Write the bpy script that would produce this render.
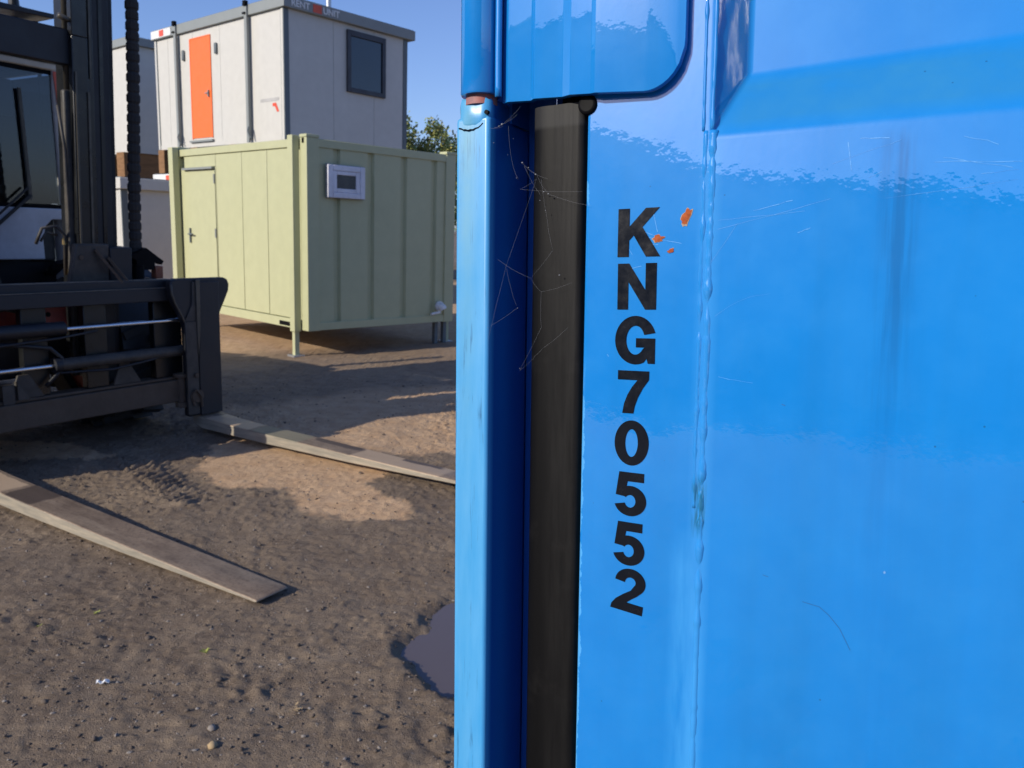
import bpy, bmesh, math, random
import numpy as np
from mathutils import Vector, Matrix, noise as mnoise
random.seed(7)
PI = math.pi
S = bpy.context.scene
C = S.collection
for o in list(bpy.data.objects): bpy.data.objects.remove(o)

# ------------------------------------------------------------------ camera, light
CAMH = 1.6915
PITCH, ROLL = math.radians(10.68), math.radians(2.047)
cam_d = bpy.data.cameras.new('camera'); cam = bpy.data.objects.new('camera', cam_d); C.objects.link(cam)
u_ = Vector((0, math.sin(PITCH), math.cos(PITCH))); f_ = Vector((0, math.cos(PITCH), -math.sin(PITCH))); x_ = Vector((1, 0, 0))
cx = math.cos(ROLL)*x_ + math.sin(ROLL)*u_
cy = -math.sin(ROLL)*x_ + math.cos(ROLL)*u_
M = Matrix((cx, cy, -f_)).transposed().to_4x4(); M.translation = Vector((0, 0, CAMH))
cam.matrix_world = M
cam_d.sensor_width = 36; cam_d.lens = 802.87*36/1024
cam_d.clip_start = 0.02; cam_d.clip_end = 3000
cam_d.dof.use_dof = True; cam_d.dof.focus_distance = 0.78; cam_d.dof.aperture_fstop = 18
S.camera = cam

SUN_EL = math.radians(27)
T = Vector((0.785, 0.62, 0)).normalized()          # horizontal direction the light travels
sd = Vector((T.x*math.cos(SUN_EL), T.y*math.cos(SUN_EL), -math.sin(SUN_EL)))
ld = bpy.data.lights.new('sun', 'SUN'); ld.energy = 4.1; ld.angle = math.radians(0.53); ld.color = (1.0, 0.92, 0.78)
sun = bpy.data.objects.new('sun', ld); C.objects.link(sun)
sun.rotation_euler = sd.to_track_quat('-Z', 'Y').to_euler()
w = bpy.data.worlds.new('World'); S.world = w; w.use_nodes = True
nt = w.node_tree; bg = nt.nodes['Background']
sky = nt.nodes.new('ShaderNodeTexSky'); sky.sky_type = 'NISHITA'; sky.sun_disc = False
sky.sun_elevation = SUN_EL
sky.sun_rotation = math.atan2(-T.x, -T.y)          # azimuth of the sun, clockwise from +Y
sky.air_density = 1.0; sky.dust_density = 0.8; sky.ozone_density = 4.0
gain = nt.nodes.new('ShaderNodeMix'); gain.data_type = 'RGBA'; gain.blend_type = 'MULTIPLY'; gain.inputs[0].default_value = 1
gain.inputs[7].default_value = (1.0, 1.01, 1.27, 1); nt.links.new(sky.outputs[0], gain.inputs[6]); nt.links.new(gain.outputs[2], bg.inputs[0]); bg.inputs[1].default_value = 0.118
S.view_settings.view_transform = 'Standard'; S.view_settings.look = 'None'
S.view_settings.gamma = 1; S.view_settings.exposure = 0.15
S.render.resolution_x = 1024; S.render.resolution_y = 768

# ------------------------------------------------------------------ materials
def lin(c): return tuple(((v/255)/12.92 if v/255 <= 0.04045 else ((v/255+0.055)/1.055)**2.4) for v in c)
class NM:
    """tiny node helper"""
    def __init__(s, name):
        s.m = bpy.data.materials.new(name); s.m.use_nodes = True
        s.t = s.m.node_tree; s.b = s.t.nodes['Principled BSDF']
    def n(s, typ, **k):
        n = s.t.nodes.new('ShaderNode'+typ)
        for a, v in k.items(): setattr(n, a, v)
        return n
    def l(s, a, b): s.t.links.new(a, b)
    def val(s, node, i, v):
        if isinstance(v, bpy.types.NodeSocket): s.l(v, node.inputs[i])
        elif v is not None: node.inputs[i].default_value = v
    def math(s, op, a, b=None, c=None, clamp=False):
        n = s.n('Math', operation=op, use_clamp=clamp); s.val(n, 0, a); s.val(n, 1, b); s.val(n, 2, c); return n.outputs[0]
    def coord(s, kind='Object', scale=None):
        o = s.n('TexCoord').outputs[kind]
        if scale:
            mp = s.n('Mapping'); mp.inputs['Scale'].default_value = scale; s.l(o, mp.inputs[0]); o = mp.outputs[0]
        return o
    def noise(s, vec, scale, detail=4, rough=.55, dist=0):
        n = s.n('TexNoise'); s.l(vec, n.inputs['Vector']); n.inputs['Scale'].default_value = scale
        n.inputs['Detail'].default_value = detail; n.inputs['Roughness'].default_value = rough; n.inputs['Distortion'].default_value = dist
        return n.outputs[0]
    def ramp(s, v, lo, hi, a=0., b=1.):
        n = s.n('MapRange'); s.val(n, 0, v); n.inputs[1].default_value = lo; n.inputs[2].default_value = hi
        n.inputs[3].default_value = a; n.inputs[4].default_value = b; return n.outputs[0]
    def mix(s, f, a, b):
        n = s.n('Mix', data_type='RGBA'); s.val(n, 0, f)
        for i, v in ((6, a), (7, b)):
            if isinstance(v, bpy.types.NodeSocket): s.l(v, n.inputs[i])
            else: n.inputs[i].default_value = (*v[:3], 1)
        return n.outputs[2]
    def bump(s, h, strength, dist, normal=None):
        n = s.n('Bump'); s.l(h, n.inputs['Height']); n.inputs['Strength'].default_value = strength; n.inputs['Distance'].default_value = dist
        if normal is not None: s.l(normal, n.inputs['Normal'])
        return n.outputs[0]
    def sep(s, vec):
        n = s.n('SeparateXYZ'); s.l(vec, n.inputs[0]); return n.outputs
    def set(s, **k):
        for a, v in k.items():
            i = {'col': 'Base Color', 'rough': 'Roughness', 'metal': 'Metallic', 'nor': 'Normal', 'spec': 'Specular IOR Level', 'coat': 'Coat Weight', 'coatr': 'Coat Roughness', 'ior': 'IOR'}[a]
            if isinstance(v, bpy.types.NodeSocket): s.l(v, s.b.inputs[i])
            else: s.b.inputs[i].default_value = (*v, 1) if i == 'Base Color' else v
        return s.m

def simple(name, col, rough=.5, metal=0., dirt=None, dirt_amt=.5, scale=6., bumpd=0., spec=.5, stretch=None):
    k = NM(name); v = k.coord('Object', stretch or (1, 1, 1))
    n1 = k.noise(v, scale, 6, .65); n2 = k.noise(v, scale*6, 4, .6)
    d = dirt or tuple(c*.6 for c in col)
    f = k.math('MULTIPLY', k.ramp(n1, .38, .72), dirt_amt)
    c = k.mix(f, col, d)
    c = k.mix(k.ramp(n2, .3, .75, 0, .18), c, tuple(x*.55 for x in col))
    k.set(col=c, metal=metal, spec=spec)
    k.set(rough=k.ramp(n1, .3, .7, max(rough-.08, .03), min(rough+.12, 1)))
    if bumpd: k.set(nor=k.bump(n2, .5, bumpd))
    return k.m

def blue_paint():
    k = NM('blue container paint'); P = k.coord('Object'); x, y, z = k.sep(P)[:3]
    base = (.003, .188, .57)
    n1 = k.noise(P, 3.2, 5, .6); n2 = k.noise(P, 22, 5, .6)
    c = k.mix(k.ramp(n1, .35, .7, 0, .8), base, (.006, .220, .64))
    vs_ = k.noise(k.coord('Object', (1, 1, .07)), 16, 4, .6); c = k.mix(k.ramp(vs_, .45, .75, 0, .45), c, (.006, .165, .46))
    wm = k.math('MULTIPLY', k.ramp(k.math('ABSOLUTE', k.math('SUBTRACT', x, .2600)), .003, .012, 1, 0), k.ramp(z, .25, .22, 0, .45)); c = k.mix(wm, c, (.045, .30, .72))
    dust = k.math('MULTIPLY', k.ramp(y, .0002, .008), k.ramp(y, .0358, .028)); dust = k.math('MULTIPLY', dust, k.ramp(x, .262, .285, .2, 1))
    c = k.mix(k.math('MULTIPLY', dust, k.ramp(n2, .3, .7, .35, .95)), c, (.020, .19, .42))
    c = k.mix(k.ramp(n2, .42, .8, 0, .25), c, (.02, .27, .68))
    # chalk and dust that sit at the top of the leaf, thin streaks that ran down
    st = k.noise(k.coord('Object', (1, 1, .05)), 130, 3, .6)
    # a long water stain down the pressed panel
    cxs = k.math('ADD', .4095, k.math('MULTIPLY', k.math('SUBTRACT', k.noise(P, 9, 3), .5), .02))
    sx = k.math('ABSOLUTE', k.math('SUBTRACT', x, cxs))
    sm = k.math('MULTIPLY', k.ramp(sx, .006, .017, 1, 0), k.ramp(z, -.02, .10, 0, 1))
    sm = k.math('MULTIPLY', sm, k.ramp(z, .212, .226, 1, 0))
    sm = k.math('MULTIPLY', sm, k.ramp(st, .40, .60, .15, .95))
    c = k.mix(k.math('MULTIPLY', sm, .9), c, (.004, .125, .37))
    # faint longer run below it
    s2 = k.math('MULTIPLY', k.ramp(sx, .0, .03, 1, 0), k.ramp(z, -.45, .05, .1, 1)); s2 = k.math('MULTIPLY', s2, k.ramp(z, .212, .226, 1, 0))
    c = k.mix(k.math('MULTIPLY', s2, k.ramp(st, .35, .7, .05, .5)), c, (.005, .15, .46))
    # scuffed teal brush mark at the seam
    bx = k.math('ABSOLUTE', k.math('SUBTRACT', x, .259)); bz = k.math('ABSOLUTE', k.math('SUBTRACT', z, -.097))
    bm = k.math('MULTIPLY', k.ramp(bx, .003, .008, 1, 0), k.ramp(bz, .015, .032, 1, 0))
    st2 = k.noise(k.coord('Object', (1, 1, .08)), 420, 2, .5)
    c = k.mix(k.math('MULTIPLY', bm, k.ramp(st2, .40, .58, 0, .8)), c, (.006, .11, .20))
    # pale ragged undercoat line along the free edge of the leaf
    en = k.noise(P, 45, 4, .7); ew = k.math('ADD', .1445, k.math('MULTIPLY', k.math('SUBTRACT', en, .5), .014))
    low = k.ramp(z, -.02, .03, 1, 0)
    blob = k.ramp(k.noise(k.coord('Object', (1, 1, .5)), 38, 1, .3), .56, .60, 0, .9)
    em = k.math('MULTIPLY', k.ramp(k.math('SUBTRACT', x, ew), 0, .0006, 1, 0), k.math('MAXIMUM', low, blob))
    em = k.math('MULTIPLY', em, k.math('GREATER_THAN', x, .1405)); em = k.math('MULTIPLY', em, k.math('LESS_THAN', z, .20))
    c = k.mix(k.math('MULTIPLY', em, .75), c, (.09, .40, .80))
    # smeared filler beside the weld, low down
    sx3 = k.math('ABSOLUTE', k.math('SUBTRACT', x, .252)); m3 = k.math('MULTIPLY', k.ramp(sx3, .006, .02, 1, 0), k.ramp(z, -.16, -.12, 1, 0))
    c = k.mix(k.math('MULTIPLY', m3, k.ramp(k.noise(k.coord('Object', (1, 1, .15)), 60, 3, .6), .35, .6, .05, .55)), c, (.05, .33, .74))
    # small dark specks and pale scrapes
    vo = k.n('TexVoronoi'); k.l(P, vo.inputs[0]); vo.inputs['Scale'].default_value = 34
    c = k.mix(k.ramp(vo.outputs[0], .018, .035, .8, 0), c, (.01, .09, .22))
    vo2 = k.n('TexVoronoi'); k.l(k.coord('Object', (1, 1, .7)), vo2.inputs[0]); vo2.inputs['Scale'].default_value = 15
    c = k.mix(k.ramp(vo2.outputs[0], .014, .026, .8, 0), c, (.5, .66, .8))
    # orange peel, sags and shallow dents
    dents = k.noise(P, 5, 2, .5); peel = k.noise(P, 120, 2, .55); sag = k.noise(k.coord('Object', (1, 1, .6)), 55, 3, .6)
    b1 = k.bump(dents, .20, .007); b2 = k.bump(sag, .16, .0005, b1); b3 = k.bump(peel, .22, .00024, b2)
    for q in (b2, b3): k.l(k.math('MULTIPLY', k.ramp(y, .001, .004, 1, .15), .2), q.node.inputs['Strength'])
    k.set(col=c, nor=b3, rough=k.ramp(n2, .3, .75, .28, .40), ior=1.45, coat=1.0, coatr=.012); k.l(b3, k.b.inputs['Coat Normal']); k.b.inputs['Coat IOR'].default_value = 1.80; k.b.inputs['Specular IOR Level'].default_value = .14
    return k.m

def post_paint():
    k = NM('weathered blue post paint'); P = k.coord('Object'); x, y, z = k.sep(P)[:3]
    n1 = k.noise(k.coord('Object', (1, 1, .12)), 60, 4, .6); n2 = k.noise(k.coord('Object', (1, 1, .06)), 190, 4, .7); n3 = k.noise(P, 14, 4, .6)
    c = k.mix(k.ramp(n1, .3, .7, 0, .7), (.045, .30, .62), (.11, .38, .68))
    green = k.math('MULTIPLY', k.ramp(k.math('ABSOLUTE', k.math('SUBTRACT', x, .011)), .002, .014, 1, 0), k.ramp(z, -.12, .24, .1, .9))
    c = k.mix(k.math('MULTIPLY', green, k.ramp(n3, .3, .65, .2, .8)), c, (.14, .34, .40))
    c = k.mix(k.math('MULTIPLY', k.ramp(n2, .57, .68, 0, .8), k.ramp(n3, .42, .58, 0, 1)), c, (.02, .12, .26))
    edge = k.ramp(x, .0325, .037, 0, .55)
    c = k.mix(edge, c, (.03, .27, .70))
    inner_shade = k.ramp(y, .006, .012, 0, 1)  # side wall in the recess: shade put into the colour as darker blue
    c = k.mix(inner_shade, c, (.003, .095, .42))
    k.set(col=c, rough=k.ramp(n3, .3, .7, .30, .45), nor=k.bump(n1, .3, .0006), coat=.15, coatr=.2)
    return k.m

def ground_mat():
    k = NM('yard dirt'); P = k.coord('Object')
    at = k.n('Attribute'); at.attribute_name = 'dry'; dry = at.outputs['Fac']
    n0 = k.noise(P, .35, 5, .6); n1 = k.noise(P, 6, 8, .7); n2 = k.noise(P, 45, 6, .7); n3 = k.noise(P, 220, 4, .65)
    damp = k.mix(k.ramp(n1, .36, .66), (.165, .122, .086), (.25, .19, .132))
    damp = k.mix(k.ramp(n2, .55, .72, 0, .75), damp, (.31, .24, .17))
    damp = k.mix(k.ramp(n2, .44, .27, 0, .7), damp, (.055, .038, .028)); damp = k.mix(k.ramp(n0, .40, .62, 0, .45), damp, (.10, .068, .046))
    dryc = k.mix(k.ramp(n1, .35, .68), (.47, .30, .170), (.60, .41, .25))
    dryc = k.mix(k.ramp(n2, .58, .78, 0, .5), dryc, (.26, .18, .12))
    c = k.mix(dry, damp, dryc)
    # gravel grains
    vo = k.n('TexVoronoi'); k.l(P, vo.inputs[0]); vo.inputs['Scale'].default_value = 95
    vc = k.n('SeparateColor'); k.l(vo.outputs['Color'], vc.inputs[0])
    g = k.math('MULTIPLY', k.math('GREATER_THAN', vc.outputs[0], .80), k.ramp(vo.outputs[0], .25, .42, 1, 0))
    c = k.mix(k.math('MULTIPLY', g, .6), c, k.mix(vc.outputs[1], (.10, .075, .06), (.36, .30, .25)))
    n4 = k.noise(P, 110, 5, .7); h = k.math('ADD', k.math('MULTIPLY', n2, .45), k.math('MULTIPLY', n3, .30)); h = k.math('ADD', h, k.math('MULTIPLY', n4, .5)); h = k.math('ADD', h, k.math('MULTIPLY', g, .22))
    b1 = k.bump(n1, .5, .012); b = k.bump(h, .95, .010, b1)
    k.set(col=c, nor=b, rough=k.ramp(dry, 0, 1, .78, .95), spec=.25)
    return k.m

def fork_mat():
    k = NM('worn fork steel'); P = k.coord('Object'); x, y, z = k.sep(P)[:3]
    n1 = k.noise(k.coord('Object', (.5, 1, 1)), 7, 6, .65); n2 = k.noise(P, 50, 5, .7)
    c = k.mix(k.ramp(n1, .35, .65), (.16, .115, .082), (.29, .215, .150))
    c = k.mix(k.ramp(n2, .48, .70, 0, .6), c, (.08, .055, .040)); st = k.noise(k.coord('Object', (.25, 4, 1)), 6, 5, .7); c = k.mix(k.ramp(st, .5, .68, 0, .55), c, (.36, .28, .20))
    # wet or oily patches with their own outline
    def patch(x0, x1, y0, y1):
        wv = k.math('MULTIPLY', k.math('SUBTRACT', k.noise(P, 9, 4, .6), .5), .10)
        xa = k.math('ADD', x, wv); ya = k.math('ADD', y, k.math('MULTIPLY', wv, .4))
        m = k.math('MULTIPLY', k.ramp(xa, x0, x0+.015), k.ramp(xa, x1, x1-.03)); m = k.math('MULTIPLY', m, k.ramp(ya, y0, y0+.01))
        return k.math('MULTIPLY', m, k.math('LESS_THAN', ya, y1))
    pm = k.math('MAXIMUM', patch(1.32, 1.84, 1.07, 1.4), patch(2.22, 2.62, 1.09, 1.4))
    pl = patch(.80, 1.12, -1.2, -.82)
    top = z
    dust = k.math('MAXIMUM', patch(.18, .72, .9, 1.3), patch(.2, .78, -1.5, -.85))
    dust = k.math('MAXIMUM', dust, k.math('MULTIPLY', patch(1.84, 2.7, .9, 1.3), .8))
    c = k.mix(k.math('MULTIPLY', dust, .85), c, (.52, .38, .25))
    c = k.mix(k.math('MULTIPLY', patch(.74, 1.3, .9, 1.3), .7), c, (.21, .20, .14))
    c = k.mix(k.math('MULTIPLY', k.math('MAXIMUM', pm, pl), .88), c, (.075, .055, .045))
    g = k.n('NewGeometry'); nz = k.sep(g.outputs['Normal'])[2]
    side = k.ramp(k.math('ABSOLUTE', nz), .3, .6, 1, 0)  # sides paler than the top: their sunlit look is put into the colour
    sc = k.mix(k.ramp(k.noise(k.coord('Object', (.3, 1, 3)), 12, 6, .7), .35, .65), (.26, .24, .20), (.44, .38, .29))
    c = k.mix(side, c, sc)
    k.set(col=c, rough=.55, metal=.25, nor=k.bump(n2, .5, .004), spec=.4)
    return k.m

def ribbed(name, col, dark):   # cladding
    return simple(name, col, .5, 0, dark, .35, 1.5)

MT = {}
MT['blue'] = blue_paint(); MT['post'] = post_paint()
MT['blue2'] = simple('blue container side paint', (.006, .20, .62), .35, 0, (.01, .13, .38), .4, 4)
MT['rubber'] = None
def rubber():
    k = NM('dusty door rubber'); P = k.coord('Object'); x, y, z = k.sep(P)[:3]
    n1 = k.noise(k.coord('Object', (1, 1, .09)), 90, 5, .65); n2 = k.noise(P, 24, 5, .7)
    d = k.math('MULTIPLY', k.ramp(x, .098, .112), k.ramp(n1, .35, .7, .25, 1)); 
    d = k.math('MULTIPLY', d, k.ramp(z, -.35, .22, .35, 1)); d = k.math('ADD', d, k.ramp(n2, .55, .75, 0, .3))
    c = k.mix(k.math('MULTIPLY', d, .75), (.0030, .0030, .0035), (.026, .025, .024))
    cap = k.math('MULTIPLY', k.ramp(z, .252, .256), .35)
    c = k.mix(cap, c, (.06, .06, .06))
    k.set(col=c, rough=.5, nor=k.bump(n1, .4, .0008), spec=.12); return k.m
MT['rubber'] = rubber()
MT['black'] = simple('black rubber', (.004, .004, .005), .6, spec=.1)
MT['letter'] = simple('black vinyl lettering', (.005, .007, .012), .2, 0, (.008, .010, .016), .3, 60, spec=.25)
MT['rust'] = simple('orange rust', (.42, .085, .012), .8, 0, (.12, .03, .012), .8, 260, .0006)
MT['rustrim'] = simple('chipped primer', (.34, .27, .20), .7, 0, (.45, .2, .1), .5, 200)
MT['pinkrust'] = simple('thin rust film', (.38, .12, .09), .6, 0, (.08, .15, .2), .6, 60)
MT['scratch'] = simple('scratched paint', (.05, .30, .72), .4, 0, (.15, .40, .72), .4, 50)
MT['web'] = simple('dusty silk', (.24, .25, .27), .6)
MT['dirt'] = ground_mat()
MT['fork'] = fork_mat()
MT['blk'] = simple('black machine paint', (.006, .008, .014), .5, 0, (.026, .024, .022), .5, 5, .002)
MT['blkdust'] = simple('dusty black machine paint', (.028, .026, .024), .6, 0, (.12, .10, .08), .6, 7, .003)
MT['mud'] = simple('muddy black steel', (.070, .046, .030), .7, 0, (.12, .09, .065), .7, 6, .004)
MT['dust'] = simple('settled dust', (.20, .17, .13), .9, 0, (.08, .07, .055), .8, 9)
MT['grease'] = simple('dark greased steel', (.008, .009, .010), .3)
MT['guide'] = simple('worn mast track', (.10, .09, .075), .45, .5, (.05, .05, .04), .6, 9)
MT['chrome'] = simple('chromed rod', (.62, .66, .72), .16, 1.0, (.4, .42, .45), .3, 10)
MT['tyre'] = simple('tyre rubber', (.022, .021, .021), .85, 0, (.06, .05, .04), .6, 10, .004)
MT['red'] = simple('red machine paint', (.26, .028, .014), .5, 0, (.10, .02, .012), .6, 10)
MT['white'] = simple('white machine paint', (.56, .58, .63), .35, 0, (.36, .35, .34), .5, 4)
MT['cream'] = simple('cream painted header', (.62, .55, .42), .4, 0, (.4, .35, .28), .5, 8)
MT['orange'] = simple('orange paint', (.88, .165, .028), .45, 0, (.80, .15, .03), .3, 4)
MT['redorange'] = simple('red orange reflector', (.75, .09, .03), .3)
MT['lamp'] = simple('brown lamp lens', (.28, .09, .05), .3)
MT['brass'] = simple('brass fitting', (.55, .40, .18), .35, 1.0)
MT['seatf'] = simple('grey seat fabric', (.10, .11, .12), .9)
MT['glassd'] = NM('cab glass').m
def glass(name, tint, rough=.03, alpha=.35):
    k = NM(name); tr = k.n('BsdfTransparent'); tr.inputs[0].default_value = (*tint, 1)
    gl = k.n('BsdfGlossy'); gl.inputs['Roughness'].default_value = rough; gl.inputs[0].default_value = (1, 1, 1, 1)
    fr = k.n('Fresnel'); fr.inputs[0].default_value = 1.5
    mx = k.n('MixShader'); f2 = k.math('MULTIPLY', fr.outputs[0], 1.2, clamp=True)
    k.l(f2, mx.inputs[0]); k.l(tr.outputs[0], mx.inputs[1]); k.l(gl.outputs[0], mx.inputs[2])
    k.l(mx.outputs[0], k.t.nodes['Material Output'].inputs[0]); return k.m
MT['glassd'] = glass('cab glass pane', (.36, .41, .47))
MT['pane'] = simple('dark window pane', (.012, .022, .035), .08, spec=.8)
MT['panedark'] = simple('frosted dark pane', (.03, .032, .04), .25)
def cabinmat(name, a, b, amt=.3, r=.5):
    return simple(name, a, r, 0, b, amt, .9, 0)
MT['green'] = cabinmat('pale green cabin paint', (.475, .480, .285), (.43, .44, .255))
MT['cwhite'] = cabinmat('off white cabin panel', (.565, .55, .50), (.51, .50, .455))
MT['cgrey'] = cabinmat('grey steel trim', (.25, .27, .26), (.20, .22, .22))
MT['cdark'] = cabinmat('slate grey trim', (.12, .145, .155), (.09, .11, .12))
MT['pvc'] = simple('white window plastic', (.74, .74, .80), .35)
MT['timber'] = simple('old timber', (.26, .135, .055), .85, 0, (.11, .06, .03), .7, 3, .004, stretch=(1, 1, 5))
MT['galv'] = simple('galvanised metal', (.55, .56, .58), .35, .7)
MT['signwhite'] = simple('white sign', (.78, .78, .76), .4)
MT['signgrey'] = simple('grey print', (.45, .44, .42), .6)
MT['bark'] = simple('bark', (.11, .085, .06), .9, 0, (.05, .04, .03), .6, 10)
def leafmat():
    k = NM('autumn leaves'); g = k.n('NewGeometry').outputs['Random Per Island']
    c = k.mix(k.ramp(g, 0, 1), (.085, .16, .045), (.30, .27, .075)); k.set(col=c, rough=.7)
    tl = k.b; return k.m
MT['leaf'] = leafmat()
def water():
    k = NM('muddy puddle water'); P = k.coord('Object')
    k.set(col=(.105, .085, .085), rough=.05, ior=1.5, nor=k.bump(k.noise(P, 18, 3, .5), .08, .004)); return k.m
MT['water'] = water()
MT['paper'] = simple('white scrap paper', (.80, .80, .78), .7)
MT['weed'] = simple('small weed', (.30, .32, .07), .8)
MT['straw'] = simple('dead leaf', (.42, .30, .16), .85)
MT['stone'] = simple('grey stone', (.26, .23, .20), .85, 0, (.14, .11, .09), .7, 20)
MT['clod'] = simple('mud clod', (.12, .092, .070), .9, 0, (.07, .05, .04), .7, 30)
MT['clad'] = ribbed('pale cladding', (.50, .49, .47), (.45, .44, .42))  # kept pale so the unlit wall reflects no darker than sunlit ground
MT['conc'] = simple('concrete', (.35, .34, .32), .9)

# ------------------------------------------------------------------ mesh helpers
class MB:
    def __init__(s): s.v = []; s.f = []
    def add(s, vs, fs):
        b = len(s.v); s.v += [tuple(p) for p in vs]; s.f += [tuple(b+i for i in q) for q in fs]; return s
    def box(s, x0, x1, y0, y1, z0, z1):
        return s.add([(x0, y0, z0), (x1, y0, z0), (x1, y1, z0), (x0, y1, z0), (x0, y0, z1), (x1, y0, z1), (x1, y1, z1), (x0, y1, z1)],
                     [(0, 3, 2, 1), (4, 5, 6, 7), (0, 1, 5, 4), (1, 2, 6, 5), (2, 3, 7, 6), (3, 0, 4, 7)])
    def bar(s, p0, p1, wx, wz, up=(0, 0, 1)):
        p0, p1 = Vector(p0), Vector(p1); d = (p1-p0).normalized(); u = Vector(up)
        if abs(d.dot(u)) > .95: u = Vector((1, 0, 0))
        r = d.cross(u).normalized()*wx/2; q = r.cross(d).normalized()*wz/2
        vs = [p+a*r+b*q for p in (p0, p1) for a, b in ((-1, -1), (1, -1), (1, 1), (-1, 1))]
        return s.add(vs, [(0, 3, 2, 1)[::-1], (4, 5, 6, 7)[::-1], (0, 1, 5, 4)[::-1], (1, 2, 6, 5)[::-1], (2, 3, 7, 6)[::-1], (3, 0, 4, 7)[::-1]])
    def cyl(s, p0, p1, r0, r1=None, n=20, caps=True):
        r1 = r0 if r1 is None else r1; p0, p1 = Vector(p0), Vector(p1); d = (p1-p0).normalized()
        a = d.orthogonal().normalized(); b = d.cross(a)
        vs = [p+r*(math.cos(t)*a+math.sin(t)*b) for p, r in ((p0, r0), (p1, r1)) for t in [2*PI*i/n for i in range(n)]]
        fs = [(i, (i+1) % n, n+(i+1) % n, n+i) for i in range(n)]
        if caps: fs += [tuple(range(n))[::-1], tuple(range(n, 2*n))]
        return s.add(vs, fs)
    def prism(s, poly, lo, hi, axis='z'):
        """poly of 2-D points extruded along axis"""
        def P(a, b, c):
            return {'z': (a, b, c), 'y': (a, c, b), 'x': (c, a, b)}[axis]
        n = len(poly); vs = [P(a, b, lo) for a, b in poly]+[P(a, b, hi) for a, b in poly]
        return s.add(vs, [tuple(range(n))[::-1], tuple(range(n, 2*n))]+[(i, (i+1) % n, n+(i+1) % n, n+i) for i in range(n)])
    def tube(s, pts, r, n=8, rs=None):
        pts = [Vector(p) for p in pts]; vs = []; prev = None
        for i, p in enumerate(pts):
            d = (pts[min(i+1, len(pts)-1)]-pts[max(i-1, 0)]).normalized()
            a = d.orthogonal().normalized() if prev is None else (prev-d*prev.dot(d)).normalized()
            prev = a; b = d.cross(a); rr = rs[i] if rs else r
            vs += [p+rr*(math.cos(t)*a+math.sin(t)*b) for t in [2*PI*j/n for j in range(n)]]
        fs = []
        for i in range(len(pts)-1):
            for j in range(n):
                k = (j+1) % n; fs.append((i*n+j, i*n+k, (i+1)*n+k, (i+1)*n+j))
        fs += [tuple(range(n))[::-1], tuple(range((len(pts)-1)*n, len(pts)*n))]
        return s.add(vs, fs)
    def build(s, name, mat, parent=None, bevel=0, smooth=False, seg=2, sub=0, fix=True):
        me = bpy.data.meshes.new(name); me.from_pydata(s.v, [], s.f); me.update()
        if fix:
            bm = bmesh.new(); bm.from_mesh(me); bmesh.ops.recalc_face_normals(bm, faces=bm.faces); bm.to_mesh(me); bm.free()
        me.materials.append(mat)
        o = bpy.data.objects.new(name, me); C.objects.link(o)
        if parent: o.parent = parent
        if bevel:
            b = o.modifiers.new('Bevel', 'BEVEL'); b.width = bevel; b.segments = seg; b.limit_method = 'ANGLE'; b.angle_limit = math.radians(28); b.harden_normals = False
        if smooth or bevel:
            me.shade_smooth()
            if not smooth or bevel:
                try: me.set_sharp_from_angle(angle=math.radians(50 if bevel else 40))
                except Exception: pass
        return o
def empty(name, loc, rot=None, M=None):
    o = bpy.data.objects.new(name, None); C.objects.link(o); o.empty_display_size = .3
    if M is not None: o.matrix_world = M
    else:
        o.location = loc
        if rot: o.rotation_euler = rot
    return o
def tag(o, label=None, cat=None, group=None, kind=None):
    if label: o['label'] = label
    if cat: o['category'] = cat
    if group: o['group'] = group
    if kind: o['kind'] = kind
    return o
def copy_tree(o, parent=None):
    c = o.copy(); C.objects.link(c)
    if parent: c.parent = parent
    for ch in list(o.children): copy_tree(ch, c)
    return c
def text_mesh(name, txt, size, mat, parent, M, depth=.004):
    cu = bpy.data.curves.new(name, 'FONT'); cu.body = txt; cu.size = size; cu.extrude = depth; cu.offset = size*.018
    to = bpy.data.objects.new(name, cu); C.objects.link(to)
    dg = bpy.context.evaluated_depsgraph_get(); me = bpy.data.meshes.new_from_object(to.evaluated_get(dg))
    bpy.data.objects.remove(to); me.materials.clear(); me.materials.append(mat)
    o = bpy.data.objects.new(name, me); C.objects.link(o); o.parent = parent; o.matrix_local = M
    return o

# ------------------------------------------------------------------ ground
def vnoise(x, y, seed):
    xi = np.floor(x).astype(np.int64); yi = np.floor(y).astype(np.int64); fx = x-xi; fy = y-yi
    fx = fx*fx*(3-2*fx); fy = fy*fy*(3-2*fy)
    def h(a, b):
        n = (a*374761393+b*668265263+seed*974634777) & 0xffffffff
        n = ((n ^ (n >> 13))*1274126177) & 0xffffffff
        return ((n ^ (n >> 16)) & 0xffff)/65535.0
    return (h(xi, yi)*(1-fx)+h(xi+1, yi)*fx)*(1-fy)+(h(xi, yi+1)*(1-fx)+h(xi+1, yi+1)*fx)*fy
def fbm(x, y, f, o, seed, g=.5):
    s = 0; a = 1; t = 0
    for i in range(o):
        s = s+a*vnoise(x*f+17.3*i, y*f-9.1*i, seed+i); t += a; a *= g; f *= 2.03
    return s/t
def sdf(px, py, poly):
    """signed distance, positive inside"""
    d = np.full(px.shape, 1e9); ins = np.zeros(px.shape, bool); n = len(poly)
    for i in range(n):
        ax, ay = poly[i]; bx, by = poly[(i+1) % n]
        ex, ey = bx-ax, by-ay; t = np.clip(((px-ax)*ex+(py-ay)*ey)/(ex*ex+ey*ey), 0, 1)
        d = np.minimum(d, np.hypot(px-ax-t*ex, py-ay-t*ey))
        c = ((ay > py) != (by > py)) & (px < (bx-ax)*(py-ay)/((by-ay) if by != ay else 1e-9)+ax); ins ^= c
    return np.where(ins, d, -d)
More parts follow.
